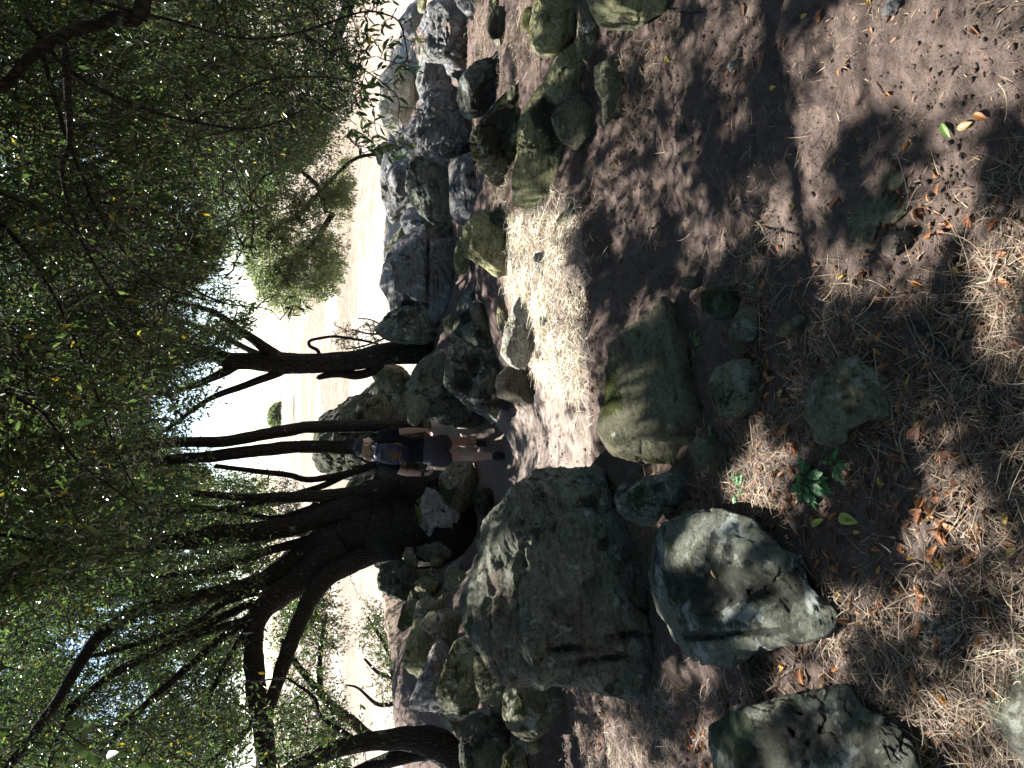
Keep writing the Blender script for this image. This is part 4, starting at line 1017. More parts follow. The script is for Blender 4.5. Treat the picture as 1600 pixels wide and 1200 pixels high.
crown(t3, [(-480, 480), (-48, 480), (-48, 1400), (-480, 1400)], (3.4, 6.6), 110, 9000, .09, nodes3, 111, six=False, per=13, sprayL=(.3, .6), spread=.6, open_keep=.035)
crown(t5, [(-480, -160), (-48, -160), (-48, 620), (-480, 620)], (3.2, 6.6), 90, 6000, .09, nodes5, 112, six=False, per=13, sprayL=(.3, .6), spread=.6, open_keep=.035)
# unseen trees added behind and beside the viewer to block sky light
for x_, y_, sd_, n_, wb_ in ((-3.6, -4.6, 501, 5200, (-7, 1.0, -6.5, -2.6, .6, 6.5)), (3.4, -4.8, 502, 5200, (0.2, 7, -6.5, -2.6, .6, 6.5)), (7.2, 3.0, 503, 3200, (5.0, 8, -2.5, 7, .8, 6)), (-6.4, 1.4, 504, 3000, (-8, -4.6, -2.5, 4.0, .8, 6))):
    e = empty('oak_tree', (x_, y_, 0)); tag(e, {501: 'unseen leafy tree added behind the viewer on the left to block sky light', 502: 'unseen leafy tree added behind the viewer on the right to block sky light', 503: 'unseen leafy tree added beside the right hand boulders to block sky light', 504: 'unseen leafy tree added beside the left boulders to block sky light'}[sd_], 'tree')
    nb = [wlimb('trunk', [(x_, y_, -.4), (x_ + .1, y_, 1.2), (x_ - .1, y_ + .1, 2.6), (x_, y_, 4.5)], [.22, .18, .15, .06], e, sd_)]
    for k in range(3): nb.append(wlimb('limb', [(x_, y_, 1.4 + k * .7), (x_ + math.cos(k * 2.1) * 1.2, y_ + math.sin(k * 2.1) * .8, 2.4 + k * .7), (x_ + math.cos(k * 2.1) * 2.4, y_ + math.sin(k * 2.1) * 1.5, 3.0 + k * .8)], [.1, .07, .03], e, sd_ + 10 + k, 8))
    crown(e, None, None, 60, n_, .11, cat_nodes(*nb), sd_, world=wb_, six=False, per=10, sprayL=(.4, .8), spread=.5, open_keep=.1)
# background trees
def far_tree(name, label, basepx, y, spec, polys, seed, leafL, mat='leaf_far', n=(40, 900), r=(1.2, 1.2), droop=.2, per=11):
    e = empty(name, tuple(pt(basepx[0], basepx[1], y))); tag(e, label, 'tree')
    ns = [limb_obj('trunk' if i == 0 else 'limb', [(a, b, y + d, w_) for a, b, d, w_ in sp], e, 8, seed + i)[0] for i, sp in enumerate(spec)]
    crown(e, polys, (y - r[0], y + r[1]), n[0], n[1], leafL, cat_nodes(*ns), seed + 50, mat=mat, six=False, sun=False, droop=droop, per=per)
    return e
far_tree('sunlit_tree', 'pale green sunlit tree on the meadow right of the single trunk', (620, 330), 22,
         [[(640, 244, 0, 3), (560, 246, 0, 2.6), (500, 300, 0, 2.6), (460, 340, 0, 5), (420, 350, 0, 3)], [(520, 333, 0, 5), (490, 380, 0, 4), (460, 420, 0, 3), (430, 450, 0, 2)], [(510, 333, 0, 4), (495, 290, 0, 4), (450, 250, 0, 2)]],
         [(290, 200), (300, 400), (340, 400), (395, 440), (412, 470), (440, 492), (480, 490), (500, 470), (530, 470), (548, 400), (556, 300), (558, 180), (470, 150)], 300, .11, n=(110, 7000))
far_tree('dense_tree', 'dense dark green tree beyond the hanging boughs at the far right', (590, 100), 13.5,
         [[(740, -60, 0, 12), (640, -55, 0, 10), (560, -20, 0, 8), (500, 110, 0, 10), (420, 120, 0, 8), (300, 130, 0, 5)], [(520, 108, 0, 6), (480, 60, 0, 5), (420, 20, 0, 3)], [(500, 110, 0, 6), (450, 180, 0, 5), (400, 220, 0, 3)]],
         [(150, -80), (150, 300), (395, 330), (480, 260), (540, 240), (560, 150), (575, 60), (570, -80)], 320, .08, mat='leaf', n=(110, 7500), r=(1.5, 1.5))
far_tree('bushy_tree', 'small bushy tree on the meadow behind the left rock pile', (660, 1100), 10.2,
         [[(760, 1105, 0, 8), (700, 1105, 0, 7), (640, 1102, 0, 6), (622, 1098, 0, 5.5), (615, 1056, 0, 5), (609, 1024, 0, 4), (592, 992, 0, 3), (575, 965, 0, 2)], [(615, 1060, 0, 4), (590, 1050, 0, 3), (570, 1030, 0, 2)], [(622, 1098, 0, 4), (590, 1100, 0, 3), (560, 1075, 0, 2), (540, 1070, 0, 1.2)]],
         [(562, 950), (555, 1010), (575, 1030), (590, 1040), (580, 1075), (600, 1110), (650, 1120), (670, 1060), (650, 1010), (630, 990), (610, 935), (580, 930)], 340, .055, mat='leaf', n=(34, 620), r=(.6, .6), per=9)
far_tree('drooping_tree', 'dark tree drooping over the pale meadow left of the big trunk', (560, 1010), 11.8,
         [[(740, 1175, 0, 10), (600, 1160, 0, 9), (540, 1120, 0, 8), (480, 1060, 0, 6), (440, 1000, 0, 4)], [(500, 1080, 0, 5), (500, 1020, 0, 4), (510, 960, 0, 3)]],
         [(430, 880), (500, 900), (520, 890), (545, 930), (550, 990), (530, 1040), (545, 1090), (560, 1160), (540, 1260), (430, 1260), (420, 1100), (425, 960)], 360, .07, mat='leaf', n=(60, 1700), r=(.8, .8), droop=.5)
far_tree('backing_tree', 'thin crowned tree seen between the stems of the biggest tree', (560, 780), 13.5,
         [[(740, 770, 0, 7), (560, 775, 0, 6), (470, 780, 0, 5), (400, 790, 0, 4), (330, 800, 0, 3)], [(500, 778, 0, 4), (450, 830, 0, 3), (380, 860, 0, 2)]],
         [(300, 735), (455, 735), (470, 760), (480, 800), (455, 850), (430, 900), (300, 900)], 380, .07, mat='leaf', n=(50, 1500), r=(.8, .8))

for k_, (lab_, bx, b0, y_, poly_, n_) in enumerate([
    ('tall dense tree far behind the hanging boughs, right part of the canopy', 160, -30, 16.5, [(-80, -80), (-80, 330), (300, 330), (400, 250), (400, -80)], 8000),
    ('tall dense tree filling the canopy behind the single trunk', 480, 556, 17.0, [(-80, 300), (-80, 620), (230, 640), (290, 560), (320, 450), (360, 400), (330, 300)], 7500),
    ('tall dense tree filling the canopy above the twin trunks', 730, 700, 17.5, [(-80, 580), (-80, 900), (270, 900), (330, 820), (330, 740), (260, 690), (240, 620)], 7500),
    ('tall dense tree behind the stems of the biggest tree', 960, 835, 17.0, [(-80, 860), (-80, 1280), (330, 1280), (400, 1100), (420, 900), (300, 860)], 6500)]):
    far_tree('tall_tree', lab_, (700, b0), y_, [[(720, b0, 0, 6), (560, b0 + 2, 0, 5.5), (430, b0 + 4, 0, 5), (330, bx * .5 + b0 * .5, 0, 4.5), (200, bx, 0, 4), (60, bx - 10, 0, 3)], [(260, bx, 0, 4), (200, bx + 90, 0, 3), (120, bx + 130, 0, 2)], [(260, bx, 0, 4), (200, bx - 90, 0, 3), (120, bx - 120, 0, 2)]],
             poly_, 700 + 10 * k_, .135, mat='leaf', n=(90, n_), r=(1.2, 1.2), per=10)
# sprigs beside the single trunk
e = empty('dry_shrub', tuple(pt(605, 520, 8.45))); tag(e, 'small brown leaved shrub beside the single trunk against the meadow', 'shrub')
ns = [limb_obj('stem', [(a, b, 8.45, w_) for a, b, w_ in sp], e, 5, 400 + i)[0] for i, sp in enumerate([[(615, 520, 2), (580, 522, 1.6), (550, 515, 1.2)], [(610, 525, 1.6), (570, 540, 1.4), (540, 545, 1)], [(610, 515, 1.6), (580, 500, 1.2), (560, 498, 1)]])]
crown(e, [(508, 520), (520, 500), (560, 495), (598, 500), (605, 540), (560, 556), (520, 545)], (8.3, 8.7), 26, 150, .035, cat_nodes(*ns), 410, mat='leaf_shrub', six=False, sun=False, per=7, sprayL=(.06, .14), spread=.05, rbase=.003)

# lone tree on the horizon
e = empty('horizon_tree', tuple(pt(438, 651, 150))); tag(e, 'tiny round dark tree standing alone on the horizon', 'tree')
rg = np.random.default_rng(5); bt = Batch(); c0 = pt(428, 651, 150)
V, F, cap = tube(np.linspace(pt(440, 651, 150), pt(424, 651, 150), 6), np.linspace(.5, .2, 6), 8); bt.add(V, F, cap); bt.build('trunk', M['bark'], e)
d = unit(rg.normal(size=(5200, 3))); d[:, 2] = np.abs(d[:, 2]) * .95 - .15
lob = 1 + .22 * fbm(d * 2.2, 3, 8)
Pp = c0 + d * np.array([2.9, 2.9, 2.7]) * (lob * rg.uniform(.55, 1, 5200) ** .5)[:, None] + np.array([0, 0, -.9])
bl = Batch(); leaves_vec(Pp, rg.normal(size=Pp.shape), rg.normal(size=Pp.shape), rg.uniform(.2, .45, 5200), rg.uniform(.12, .28, 5200), bl, rg, False)
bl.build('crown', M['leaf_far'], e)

# ------------------------------------------------------------------ what lies on the ground
from mathutils.bvhtree import BVHTree
def obj_bvh(o):
    me = o.data; n = len(me.vertices); co = np.empty(n * 3, np.float32); me.vertices.foreach_get('co', co); co = co.reshape(-1, 3) + np.array(o.location)
    return BVHTree.FromPolygons([tuple(c) for c in co.tolist()], [tuple(p.vertices) for p in me.polygons])
_bv = {}
def pick(X, Y):
    """point and normal of the first rock or ground along the sight line"""
    r = ray(X, Y); r = r / np.linalg.norm(r); best = None
    for o in ROCKS[:22] + [bpy.data.objects['ground'], bpy.data.objects['path']]:
        if o.name not in _bv: _bv[o.name] = obj_bvh(o)
        h = _bv[o.name].ray_cast(Vector(tuple(CAM)), Vector(tuple(r)))
        if h[0] is not None and (best is None or h[3] < best[2]): best = (np.array(h[0]), np.array(h[1]), h[3])
    if best is None: return onz(X, Y, 0), np.array([0, 0, 1.0])
    n = best[1]; n = n if n @ (CAM - best[0]) > 0 else -n
    return best[0], n

STRIP_ = [(805, 370), (835, 312), (880, 300), (905, 322), (912, 450), (925, 600), (920, 650), (850, 600), (800, 450)]
STRAWMAP = [
    ([(1140, 440), (1180, 330), (1330, 420), (1420, 230), (1500, 300), (1640, 180), (1700, 180), (1700, 1300), (1100, 1300), (1110, 1090), (1290, 1000), (1230, 830), (1120, 760), (1160, 640)], .85),
    ([(800, 400), (820, 345), (905, 330), (912, 450), (925, 600), (915, 640), (860, 600), (845, 520), (800, 450)], 1.0),
    ([(900, 150), (990, 60), (1060, 60), (1000, 200), (975, 300), (900, 380), (890, 300)], .55),
    ([(735, -60), (830, -60), (850, 100), (800, 145), (810, 330), (800, 470), (770, 360), (735, 200)], .9),
    ([(860, 1040), (1110, 1080), (1110, 1300), (800, 1300), (830, 1150)], .75),
    ([(1000, 740), (1120, 740), (1130, 800), (1010, 840)], .8),
    ([(700, 860), (735, 860), (710, 1000), (680, 1000)], .6),
]
def densmap(P, mp, base):
    X, Y, d = project(P); f = np.full(len(P), base)
    for poly, v in mp: f[in_poly(X, Y, poly) & (d > .2)] = v
    f[(d < .2)] = .2
    return f, X, Y
def scatter(n, seed, mp, base, ymax=9.5, clump=2.6, bias=1.0):
    rg = np.random.default_rng(seed)
    y = .5 + (ymax - .5) * rg.uniform(size=n) ** bias
    x = (1.3 + .72 * y) * rg.uniform(-1, 1, n)
    P = np.stack([x, y, np.zeros(n)], 1); P[:, 2] = zsmooth(x, y)
    f, X, Y = densmap(P, mp, base)
    f = f * np.clip(.55 + 1.5 * fbm(P * clump, 3, seed), 0.02, 1)
    k = rg.uniform(size=n) < f
    P = P[k]; P[:, 2] = zfull(P[:, 0], P[:, 1])
    return P, rg

# dry grass: long curled blades
P, rg = scatter(420000, 11, STRAWMAP, .035, ymax=8.8, bias=1.7)
n = len(P)
az = rg.uniform(0, 2 * np.pi, n); el = np.abs(rg.normal(size=n)) * .28
D = np.stack([np.cos(az) * np.cos(el), np.sin(az) * np.cos(el), np.sin(el)], 1)
Ls = .02 + .11 * rg.uniform(size=n) ** 1.8; cur = rg.normal(size=(n, 3)) * .45; cur[:, 2] = -np.abs(cur[:, 2]) * .3 - el * .8
tt = np.linspace(0, 1, 6)[None, :, None]
S = P[:, None] + (D[:, None] * tt + cur[:, None] * tt ** 2 * .8) * Ls[:, None, None]
S[:, :, 2] = np.maximum(S[:, :, 2], P[:, None, 2] + .002) + .004
S[:, :, 2] += rg.uniform(0, .012, (n, 1))
T = unit(np.gradient(S, axis=1)); sd = unit(np.cross(T, unit(rg.normal(size=(n, 1, 3)) * .5 + np.array([0, 0, 1.0]))))
wd = (rg.uniform(.0004, .0011, n) * (1 + P[:, 1] * .12))[:, None, None] * np.array([1, 1, .95, .8, .6, .25])[None, :, None]
V = np.stack([S - sd * wd, S + sd * wd], 2).reshape(-1, 3)
i = (np.arange(n)[:, None] * 12 + np.arange(5)[None, :] * 2).ravel()
F = np.stack([i, i + 1, i + 3, i + 2], 1)
o = link('dry_grass', fast_mesh('dry_grass', V, [F]), M['straw']); tag(o, 'tangled dry straw and grass blades lying over the ground', 'dry grass', kind='stuff')
print('straws', n)
def straw_patch(nm, lab, poly, cnt, seed, mat, yr):
    rg = np.random.default_rng(seed); y = rg.uniform(*yr, cnt); x = rg.uniform(-.5, 3.2, cnt)
    P = np.stack([x, y, zsmooth(x, y)], 1); X, Y, d = project(P); wb_ = 55 * fbm(P * 4, 4, 3, .65) + rg.normal(size=len(P)) * 13; P = P[in_poly(X + wb_, Y + wb_, poly) & (rg.uniform(size=len(P)) < np.clip(.42 + 1.9 * fbm(P * 5, 4, 9, .65), .05, 1))]; P[:, 2] = zfull(P[:, 0], P[:, 1]); n = len(P)
    az = rg.uniform(0, 2 * np.pi, n); el = np.abs(rg.normal(size=n)) * .4
    D = np.stack([np.cos(az) * np.cos(el), np.sin(az) * np.cos(el), np.sin(el)], 1)
    Ls = .03 + .11 * rg.uniform(size=n) ** 1.6; cur = rg.normal(size=(n, 3)) * .5; cur[:, 2] = -np.abs(cur[:, 2]) * .3 - el * .7
    S = P[:, None] + (D[:, None] * tt + cur[:, None] * tt ** 2 * .8) * Ls[:, None, None]
    S[:, :, 2] = np.maximum(S[:, :, 2], P[:, None, 2] + .002) + .004; S[:, :, 2] += rg.uniform(0, .02, (n, 1))
    T = unit(np.gradient(S, axis=1)); sd = unit(np.cross(T, unit(rg.normal(size=(n, 1, 3)) * .5 + np.array([0, 0, 1.0]))))
    wd = rg.uniform(.0009, .0019, n)[:, None, None] * np.array([1, 1, .95, .8, .6, .25])[None, :, None]
    V = np.stack([S - sd * wd, S + sd * wd], 2).reshape(-1, 3); i = (np.arange(n)[:, None] * 12 + np.arange(5)[None, :] * 2).ravel()
    o = link(nm, fast_mesh(nm, V, [np.stack([i, i + 1, i + 3, i + 2], 1)]), M[mat]); tag(o, lab, 'dry grass', kind='stuff')
M['straw_pale'] = leaf_mat('sunlit_pale_straw', (.20, .16, .12), (.54, .48, .39), (.80, .75, .66), .15, .6)  # straw colour lightened so the sunlit verge burns out
straw_patch('dry_grass', 'pale dry grass matted on the sunlit verge of the path', STRIP_, 80000, 31, 'straw_pale', (3.4, 5.6))

# the paler grass of the sunlit verge
rg = np.random.default_rng(61)
P, rg = scatter(130000, 61, [(STRAWMAP[0][0], .9), (STRAWMAP[4][0], .9), (STRIP_, .1)], .45, ymax=6.0, clump=5, bias=1.6)
n = len(P); az = rg.uniform(0, 2 * np.pi, n); D = np.stack([np.cos(az), np.sin(az), rg.normal(size=n) * .12], 1)
Ls = rg.uniform(.006, .03, n); tt3 = np.linspace(0, 1, 3)[None, :, None]
S = P[:, None] + np.array([0, 0, .003]) + (D[:, None] * tt3 + rg.normal(size=(n, 1, 3)) * .15 * tt3 ** 2) * Ls[:, None, None]
sd = unit(np.cross(D, np.array([0, 0, 1.0])))[:, None]; wd = rg.uniform(.0006, .0016, n)[:, None, None] * np.array([.7, 1, .4])[None, :, None]
V = np.stack([S - sd * wd, S + sd * wd], 2).reshape(-1, 3); i = (np.arange(n)[:, None] * 6 + np.arange(2)[None, :] * 2).ravel()
M['needle'] = leaf_mat('dead_needles', (.035, .024, .018), (.10, .065, .042), (.30, .22, .14), .05, .7)
o = link('needle_litter', fast_mesh('needle_litter', V, [np.stack([i, i + 1, i + 3, i + 2], 1)]), M['needle']); tag(o, 'short broken bits of dead needles and stalks strewn over the earth', 'litter', kind='stuff')
# leaf litter
LITMAP = [(STRAWMAP[0][0], .8), (STRAWMAP[4][0], .8), (STRAWMAP[5][0], 1.0), ([(1140, 690), (1250, 700), (1300, 1060), (1230, 900), (1130, 760)], 1.0), (STRAWMAP[2][0], .35), (STRAWMAP[1][0], .15)]
P, rg = scatter(40000, 12, LITMAP, .05, ymax=6.5, clump=2.0, bias=1.5)
n = len(P); D = rg.normal(size=(n, 3)); D[:, 2] *= .18
NN = rg.normal(size=(n, 3)) * .35 + np.array([0, 0, 1.0]); P[:, 2] += .006
ll = .012 + .042 * rg.uniform(size=n) ** 1.6
b_ = Batch(); leaves_vec(P, D, NN, ll, ll * rg.uniform(.34, .48, n), b_, rg, True, fold=.3, curl=.35)
o = b_.build('leaf_litter', M['litter']); tag(o, 'brown and orange dead leaves scattered among the straw', 'leaf litter', kind='stuff')
# crumbs of earth and grit
P, rg = scatter(52000, 13, [([(925, -60), (1700, -60), (1700, 330), (1300, 330), (1200, 450), (925, 450)], .8), (PATH_POLY, .4)], .35, ymax=8, clump=4, bias=1.6)
V0, F0 = ico(1) if False else (None, None)
_bm = bmesh.new(); bmesh.ops.create_icosphere(_bm, subdivisions=1, radius=1); V0 = np.array([v.co[:] for v in _bm.verts]); F0 = np.array([[v.index for v in f.verts] for f in _bm.faces]); _bm.free()
n = len(P); r = np.exp(rg.normal(size=n) * .6) * .0040; r = np.clip(r, .0015, .008)
V = P[:, None] + V0[None] * (r[:, None] * rg.uniform(.6, 1.3, (n, 3)))[:, None] * rg.uniform(.75, 1.2, (n, len(V0), 1)) + np.array([0, 0, .001])
F = (np.arange(n)[:, None, None] * len(V0) + F0[None]).reshape(-1, 3)
o = link('gravel', fast_mesh('gravel', V.reshape(-1, 3), [F], False), M['dirt']); tag(o, 'crumbs of earth and grit on the bare dirt', 'gravel', kind='stuff')
print('litter', n)

# single stones on the bare dirt
def pebble(X, Y, r, label, mat, seed):
    p, nrm = pick(X, Y); rg = np.random.default_rng(seed); V, F = ICO[4]
    sc = np.array([1, rg.uniform(.6, .9), rg.uniform(.45, .6)]) * r
    L = V * sc; L = L + V * (fbm(V * 1.6 + seed, 3, seed)[:, None] * r * .45)
    a = rg.uniform(0, 3); L = L @ np.array([[math.cos(a), -math.sin(a), 0], [math.sin(a), math.cos(a), 0], [0, 0, 1.0]])
    o = link('stone', fast_mesh('stone', L, [F]), M[mat], loc=tuple(p + np.array([0, 0, r * .15]))); tag(o, label, 'stone')
for a in [(1145, 105, .018, 'small white stone on the bare dirt, upper right', 'rock_white', 1), (1120, 262, .018, 'grey pebble in the shaded dirt', 'rock_blue', 2),
          (1070, 205, .035, 'dull angular stone lying in the bare dirt', 'rock_dark', 3), (1150, 155, .015, 'bluish pebble below the white one', 'rock_blue', 4),
          (1040, 295, .02, 'little brown stone at the shadow edge', 'rock_dusty', 5), (1395, 10, .03, 'pale stone near the top of the dirt patch', 'rock_blue', 6),
          (949, 399, .016, 'tiny bright pebble in the dark dirt below the bank', 'rock_white', 7), (890, 545, .03, 'small dark stone at the rim of the sunlit grass', 'rock_dark', 8),
          (1045, 660, .012, 'speck sized pebble', 'rock_white', 9)][:8]: pebble(*a)

# single fallen leaves that stand out
def leafcol(nm, c):
    if nm not in M:
        M[nm] = leaf_mat(nm, tuple(k * .75 for k in c), c, tuple(min(1, k * 1.2) for k in c), .2, .45)
    return M[nm]
LEAFC = {'yellow_leaf': (.42, .34, .05), 'lime_leaf': (.30, .36, .06), 'green_leaf': (.14, .24, .06), 'orange_leaf': (.42, .17, .05), 'rust_leaf': (.26, .09, .04), 'tan_leaf': (.38, .25, .12)}
def big_leaf(X, Y, X2, Y2, w_, kind, label):
    p, nrm = pick(X, Y); q, _ = pick(X2, Y2); seed = int(X + Y)
    L = q - p; ln = np.linalg.norm(L)
    if ln > .12: L = L / ln * .09; ln = .09
    D = L / ln; S = unit(np.cross(D, nrm)); U = np.cross(S, D); U = U if U @ nrm > 0 else -U
    m_ = 11; t = np.linspace(0, 1, m_); hw = w_ * ln * .5 * np.sin(np.pi * t ** .85) ** .8
    rows = []
    for j, sgn in enumerate((-1, -.5, 0, .5, 1)):
        rows.append(D[None] * (t * ln)[:, None] + S[None] * (sgn * hw)[:, None] + U[None] * (.006 + abs(sgn) * hw * .5 - .2 * ln * (t - .5) ** 2 + .05 * ln)[:, None])
    V = np.stack(rows, 1).reshape(-1, 3); idx = np.arange(m_ * 5).reshape(m_, 5)
    F = np.stack([idx[:-1, :-1], idx[:-1, 1:], idx[1:, 1:], idx[1:, :-1]], 2).reshape(-1, 4)
    o = link('fallen_leaf', fast_mesh('fallen_leaf', V, [F]), leafcol(kind, LEAFC[kind]), loc=tuple(p)); tag(o, label, 'leaf')
for a in [(1113, 889, 1121, 903, .35, 'yellow_leaf', 'small yellow leaf lying in the dark hollow of the lichened boulder'),
          (1313, 808, 1344, 818, .42, 'lime_leaf', 'broad lime green leaf on the straw, left of the green weed'),
          (1270, 822, 1290, 811, .35, 'lime_leaf', 'narrow lime green leaf beside the hollowed boulder'),
          (1420, 612, 1427, 583, .30, 'lime_leaf', 'slender yellow green leaf next to the half buried angular rock'),
          (1374, 745, 1386, 757, .5, 'yellow_leaf', 'short yellow leaf just above the green weed'),
          (1523, 178, 1544, 186, .5, 'orange_leaf', 'orange oval leaf on the bare dirt, upper right'),
          (1498, 202, 1522, 190, .45, 'tan_leaf', 'light brown leaf beside the orange oval one'),
          (1472, 192, 1487, 216, .4, 'green_leaf', 'green leaf curled on the bare dirt'),
          (1253, 28, 1264, 22, .5, 'yellow_leaf', 'yellow leaf near the right edge of the upright view'),
          (1204, 138, 1214, 135, .6, 'yellow_leaf', 'yellow leaf in the middle of the dappled dirt'),
          (1236, 326, 1246, 320, .6, 'yellow_leaf', 'yellow leaf beside the broken twig on the dirt'),
          (1513, 336, 1520, 358, .4, 'rust_leaf', 'rusty red leaf beside the smooth brown stone'),
          (1577, 870, 1592, 850, .4, 'yellow_leaf', 'yellow leaf near the bottom of the upright view'),
          (1525, 1112, 1537, 1152, .3, 'tan_leaf', 'long tan leaf next to the nearest grey stone'),
          (1342, 968, 1353, 980, .6, 'orange_leaf', 'bright orange leaf below the hollowed boulder'),
          (1219, 620, 1225, 608, .5, 'lime_leaf', 'small yellow green leaf between the round rock and the angular rock'),
          (1425, 690, 1438, 662, .5, 'rust_leaf', 'large curled rust brown leaf right of the green weed'),
          (1368, 543, 1380, 554, .5, 'orange_leaf', 'orange leaf behind the half buried angular rock'),
          (1478, 487, 1489, 478, .6, 'tan_leaf', 'tan leaf close to the broken end of the crooked stick'),
          (1503, 534, 1511, 512, .5, 'tan_leaf', 'pale brown leaf beyond the crooked stick'),
          (1041, 88, 1048, 97, .5, 'yellow_leaf', 'pale yellow leaf at the foot of the wedge shaped green boulder'),
          (1478, 930, 1490, 945, .6, 'orange_leaf', 'orange leaf beside the white crumbly lichen'),
          (1590, 985, 1604, 1000, .5, 'green_leaf', 'dark green leaf touching the nearest grey stone')]: big_leaf(*a)

def ground_stick(name, label, pts, r0, r1, seed, mat='bark_twig', lift=.004):
    P = np.array([pick(X, Y)[0] for X, Y in pts]); R = np.linspace(r0, r1, len(P))
    P[:, 2] += R + lift
    P, R = smooth_path(P, R, 6)
    V, F, cap = tube(P, R, 9, .3, seed)
    o = link(name, fast_mesh(name, V - P[0], [F, cap]), M[mat], loc=tuple(P[0])); tag(o, label, 'stick')
ground_stick('stick', 'thick crooked grey stick curving through the straw', [(1435, 505), (1465, 531), (1487, 557), (1514, 576), (1536, 591), (1555, 614), (1562, 636), (1551, 662)], .012, .007, 1)
ground_stick('twig', 'pale broken twig lying across the dappled dirt', [(1176, 333), (1190, 348), (1205, 358), (1225, 362), (1243, 366)], .003, .002, 2)
ground_stick('twig', 'thin straight twig at the right edge near the olive boulder', [(1045, 14), (1070, 20), (1095, 20), (1120, 15)], .003, .002, 3)
ground_stick('twig', 'dark twig on the rim of the sunlit grass', [(893, 455), (900, 468), (905, 478)], .006, .003, 4, 'bark')
ground_stick('twig', 'thin dead twig standing out left of the smooth rounded boulder', [(935, 1120), (945, 1150), (948, 1180)], .004, .002, 5)
ground_stick('twig', 'long fine twig lying near the bottom among straw', [(1500, 810), (1525, 770), (1560, 745)], .0035, .002, 6)

# weeds
def weed(X, Y, R, n, label, seed, h=.05, upl=.3):
    p, _ = pick(X, Y); e = empty('weed', tuple(p)); tag(e, label, 'plant'); rg = np.random.default_rng(seed)
    tb = Batch(); lb = Batch()
    for k in range(n):
        a = rg.uniform(0, 6.283); rr = R * rg.uniform(.2, 1) ** .7
        tip = p + np.array([math.cos(a) * rr, math.sin(a) * rr, h * rg.uniform(.3, 1.2)])
        mid = (p + tip) / 2 + np.array([0, 0, h * .5])
        S = np.array([p, (p + mid) / 2 + np.array([0, 0, h * .2]), mid, (mid + tip) / 2, tip])[None]
        twigs_vec(S, np.array([.0018]), np.array([.001]), tb)
        d = unit(tip - mid)[None]; sgn = rg.uniform(.8, 1.3)
        base = []; dd = []; LL = []
        for q, (t_, off) in enumerate([(1, 0), (.8, .7), (.8, -.7), (.55, .9), (.55, -.9), (.3, 1.0), (.3, -1.0)]):
            sd = np.cross(d, [0, 0, 1.0])
            base.append((mid * (1 - t_) + tip * t_)); dd.append((d * (1 - abs(off) * .3) + sd * off)[0]); LL.append(upl * R * (.55 if q else .7) * sgn * (1 - .35 * (1 - t_)))
        LL = np.array(LL)
        leaves_vec(np.array(base), np.array(dd), rg.normal(size=(7, 3)) * .35 + np.array([0, 0, 1.0]), LL, LL * .7, lb, rg, True, fold=.1, curl=.15)
    tb.build('stems', M['leaf_herb'], e); lb.build('leaves', M['leaf_herb'], e)
weed(1275, 745, .075, 20, 'leafy dark green weed growing beside the angular rock', 1, .045, .5)
weed(1322, 722, .055, 13, 'smaller green weed touching the straw right behind the leafy one', 2, .05, .42)
weed(1122, 680, .05, 9, 'tiny green seedling at the left foot of the slab', 3, .03, .5)
weed(1160, 765, .055, 9, 'tiny green seedling in front of the small wedged boulder', 4, .03, .5)
weed(1088, 537, .05, 8, 'thin trailing green seedling in the gap below the slab', 5, .02, .4)

# crumbly white lichen
p, _ = pick(1472, 988); rg = np.random.default_rng(3); b_ = Batch(); V, F = V0, F0
for k in range(150):
    c = np.array([rg.normal() * .018, rg.normal() * .022, abs(rg.normal()) * .008 + .004]); r = rg.uniform(.003, .009)
    b_.add(p + c + V * r * rg.uniform(.5, 1.3, 3), F)
o = b_.build('lichen_crumbs', M['rock_white'], None, loc=p, smooth=False); tag(o, 'white crumbly lichen clump among dead leaves near the nearest grey stone', 'lichen')

# ------------------------------------------------------------------ the hiker
def etube(pts, ra, rb=None, side=(1, 0, 0), n=20, sub=5):
    """capsule-ended limb: pts, half widths along `side` and across it"""
    rb = ra if rb is None else rb
    P, A = smooth_path(pts, ra, sub); _, B = smooth_path(pts, rb, sub)
    T = unit(np.gradient(P, axis=0)); s_ = np.array(side, float)
    S = unit(s_[None] - (T @ s_)[:, None] * T); Q = np.cross(T, S)
    # round ends
    def cap(i, sg):
        out = []
        for k in (.45, .75, .93, .995):
            h = k * min(A[i], B[i]) * .9
            out.append((P[i] + sg * T[i] * h, A[i] * math.sqrt(1 - k * k), B[i] * math.sqrt(1 - k * k), S[i], Q[i]))
        return out
    rings = cap(0, -1)[::-1] + [(P[i], A[i], B[i], S[i], Q[i]) for i in range(len(P))] + cap(len(P) - 1, 1)
    th = np.arange(n) / n * 2 * np.pi
    V = np.concatenate([p + a * np.cos(th)[:, None] * s1 + b * np.sin(th)[:, None] * q for p, a, b, s1, q in rings])
    m_ = len(rings); idx = np.arange(m_ * n).reshape(m_, n); nx = np.roll(idx, -1, 1)
    F = np.stack([idx[:-1], nx[:-1], nx[1:], idx[1:]], 2).reshape(-1, 4)
    V = np.vstack([V, rings[0][0], rings[-1][0]])
    c1 = np.stack([nx[0], idx[0], np.full(n, len(V) - 2)], 1); c2 = np.stack([idx[-1], nx[-1], np.full(n, len(V) - 1)], 1)
    return V, F, np.vstack([c1, c2])

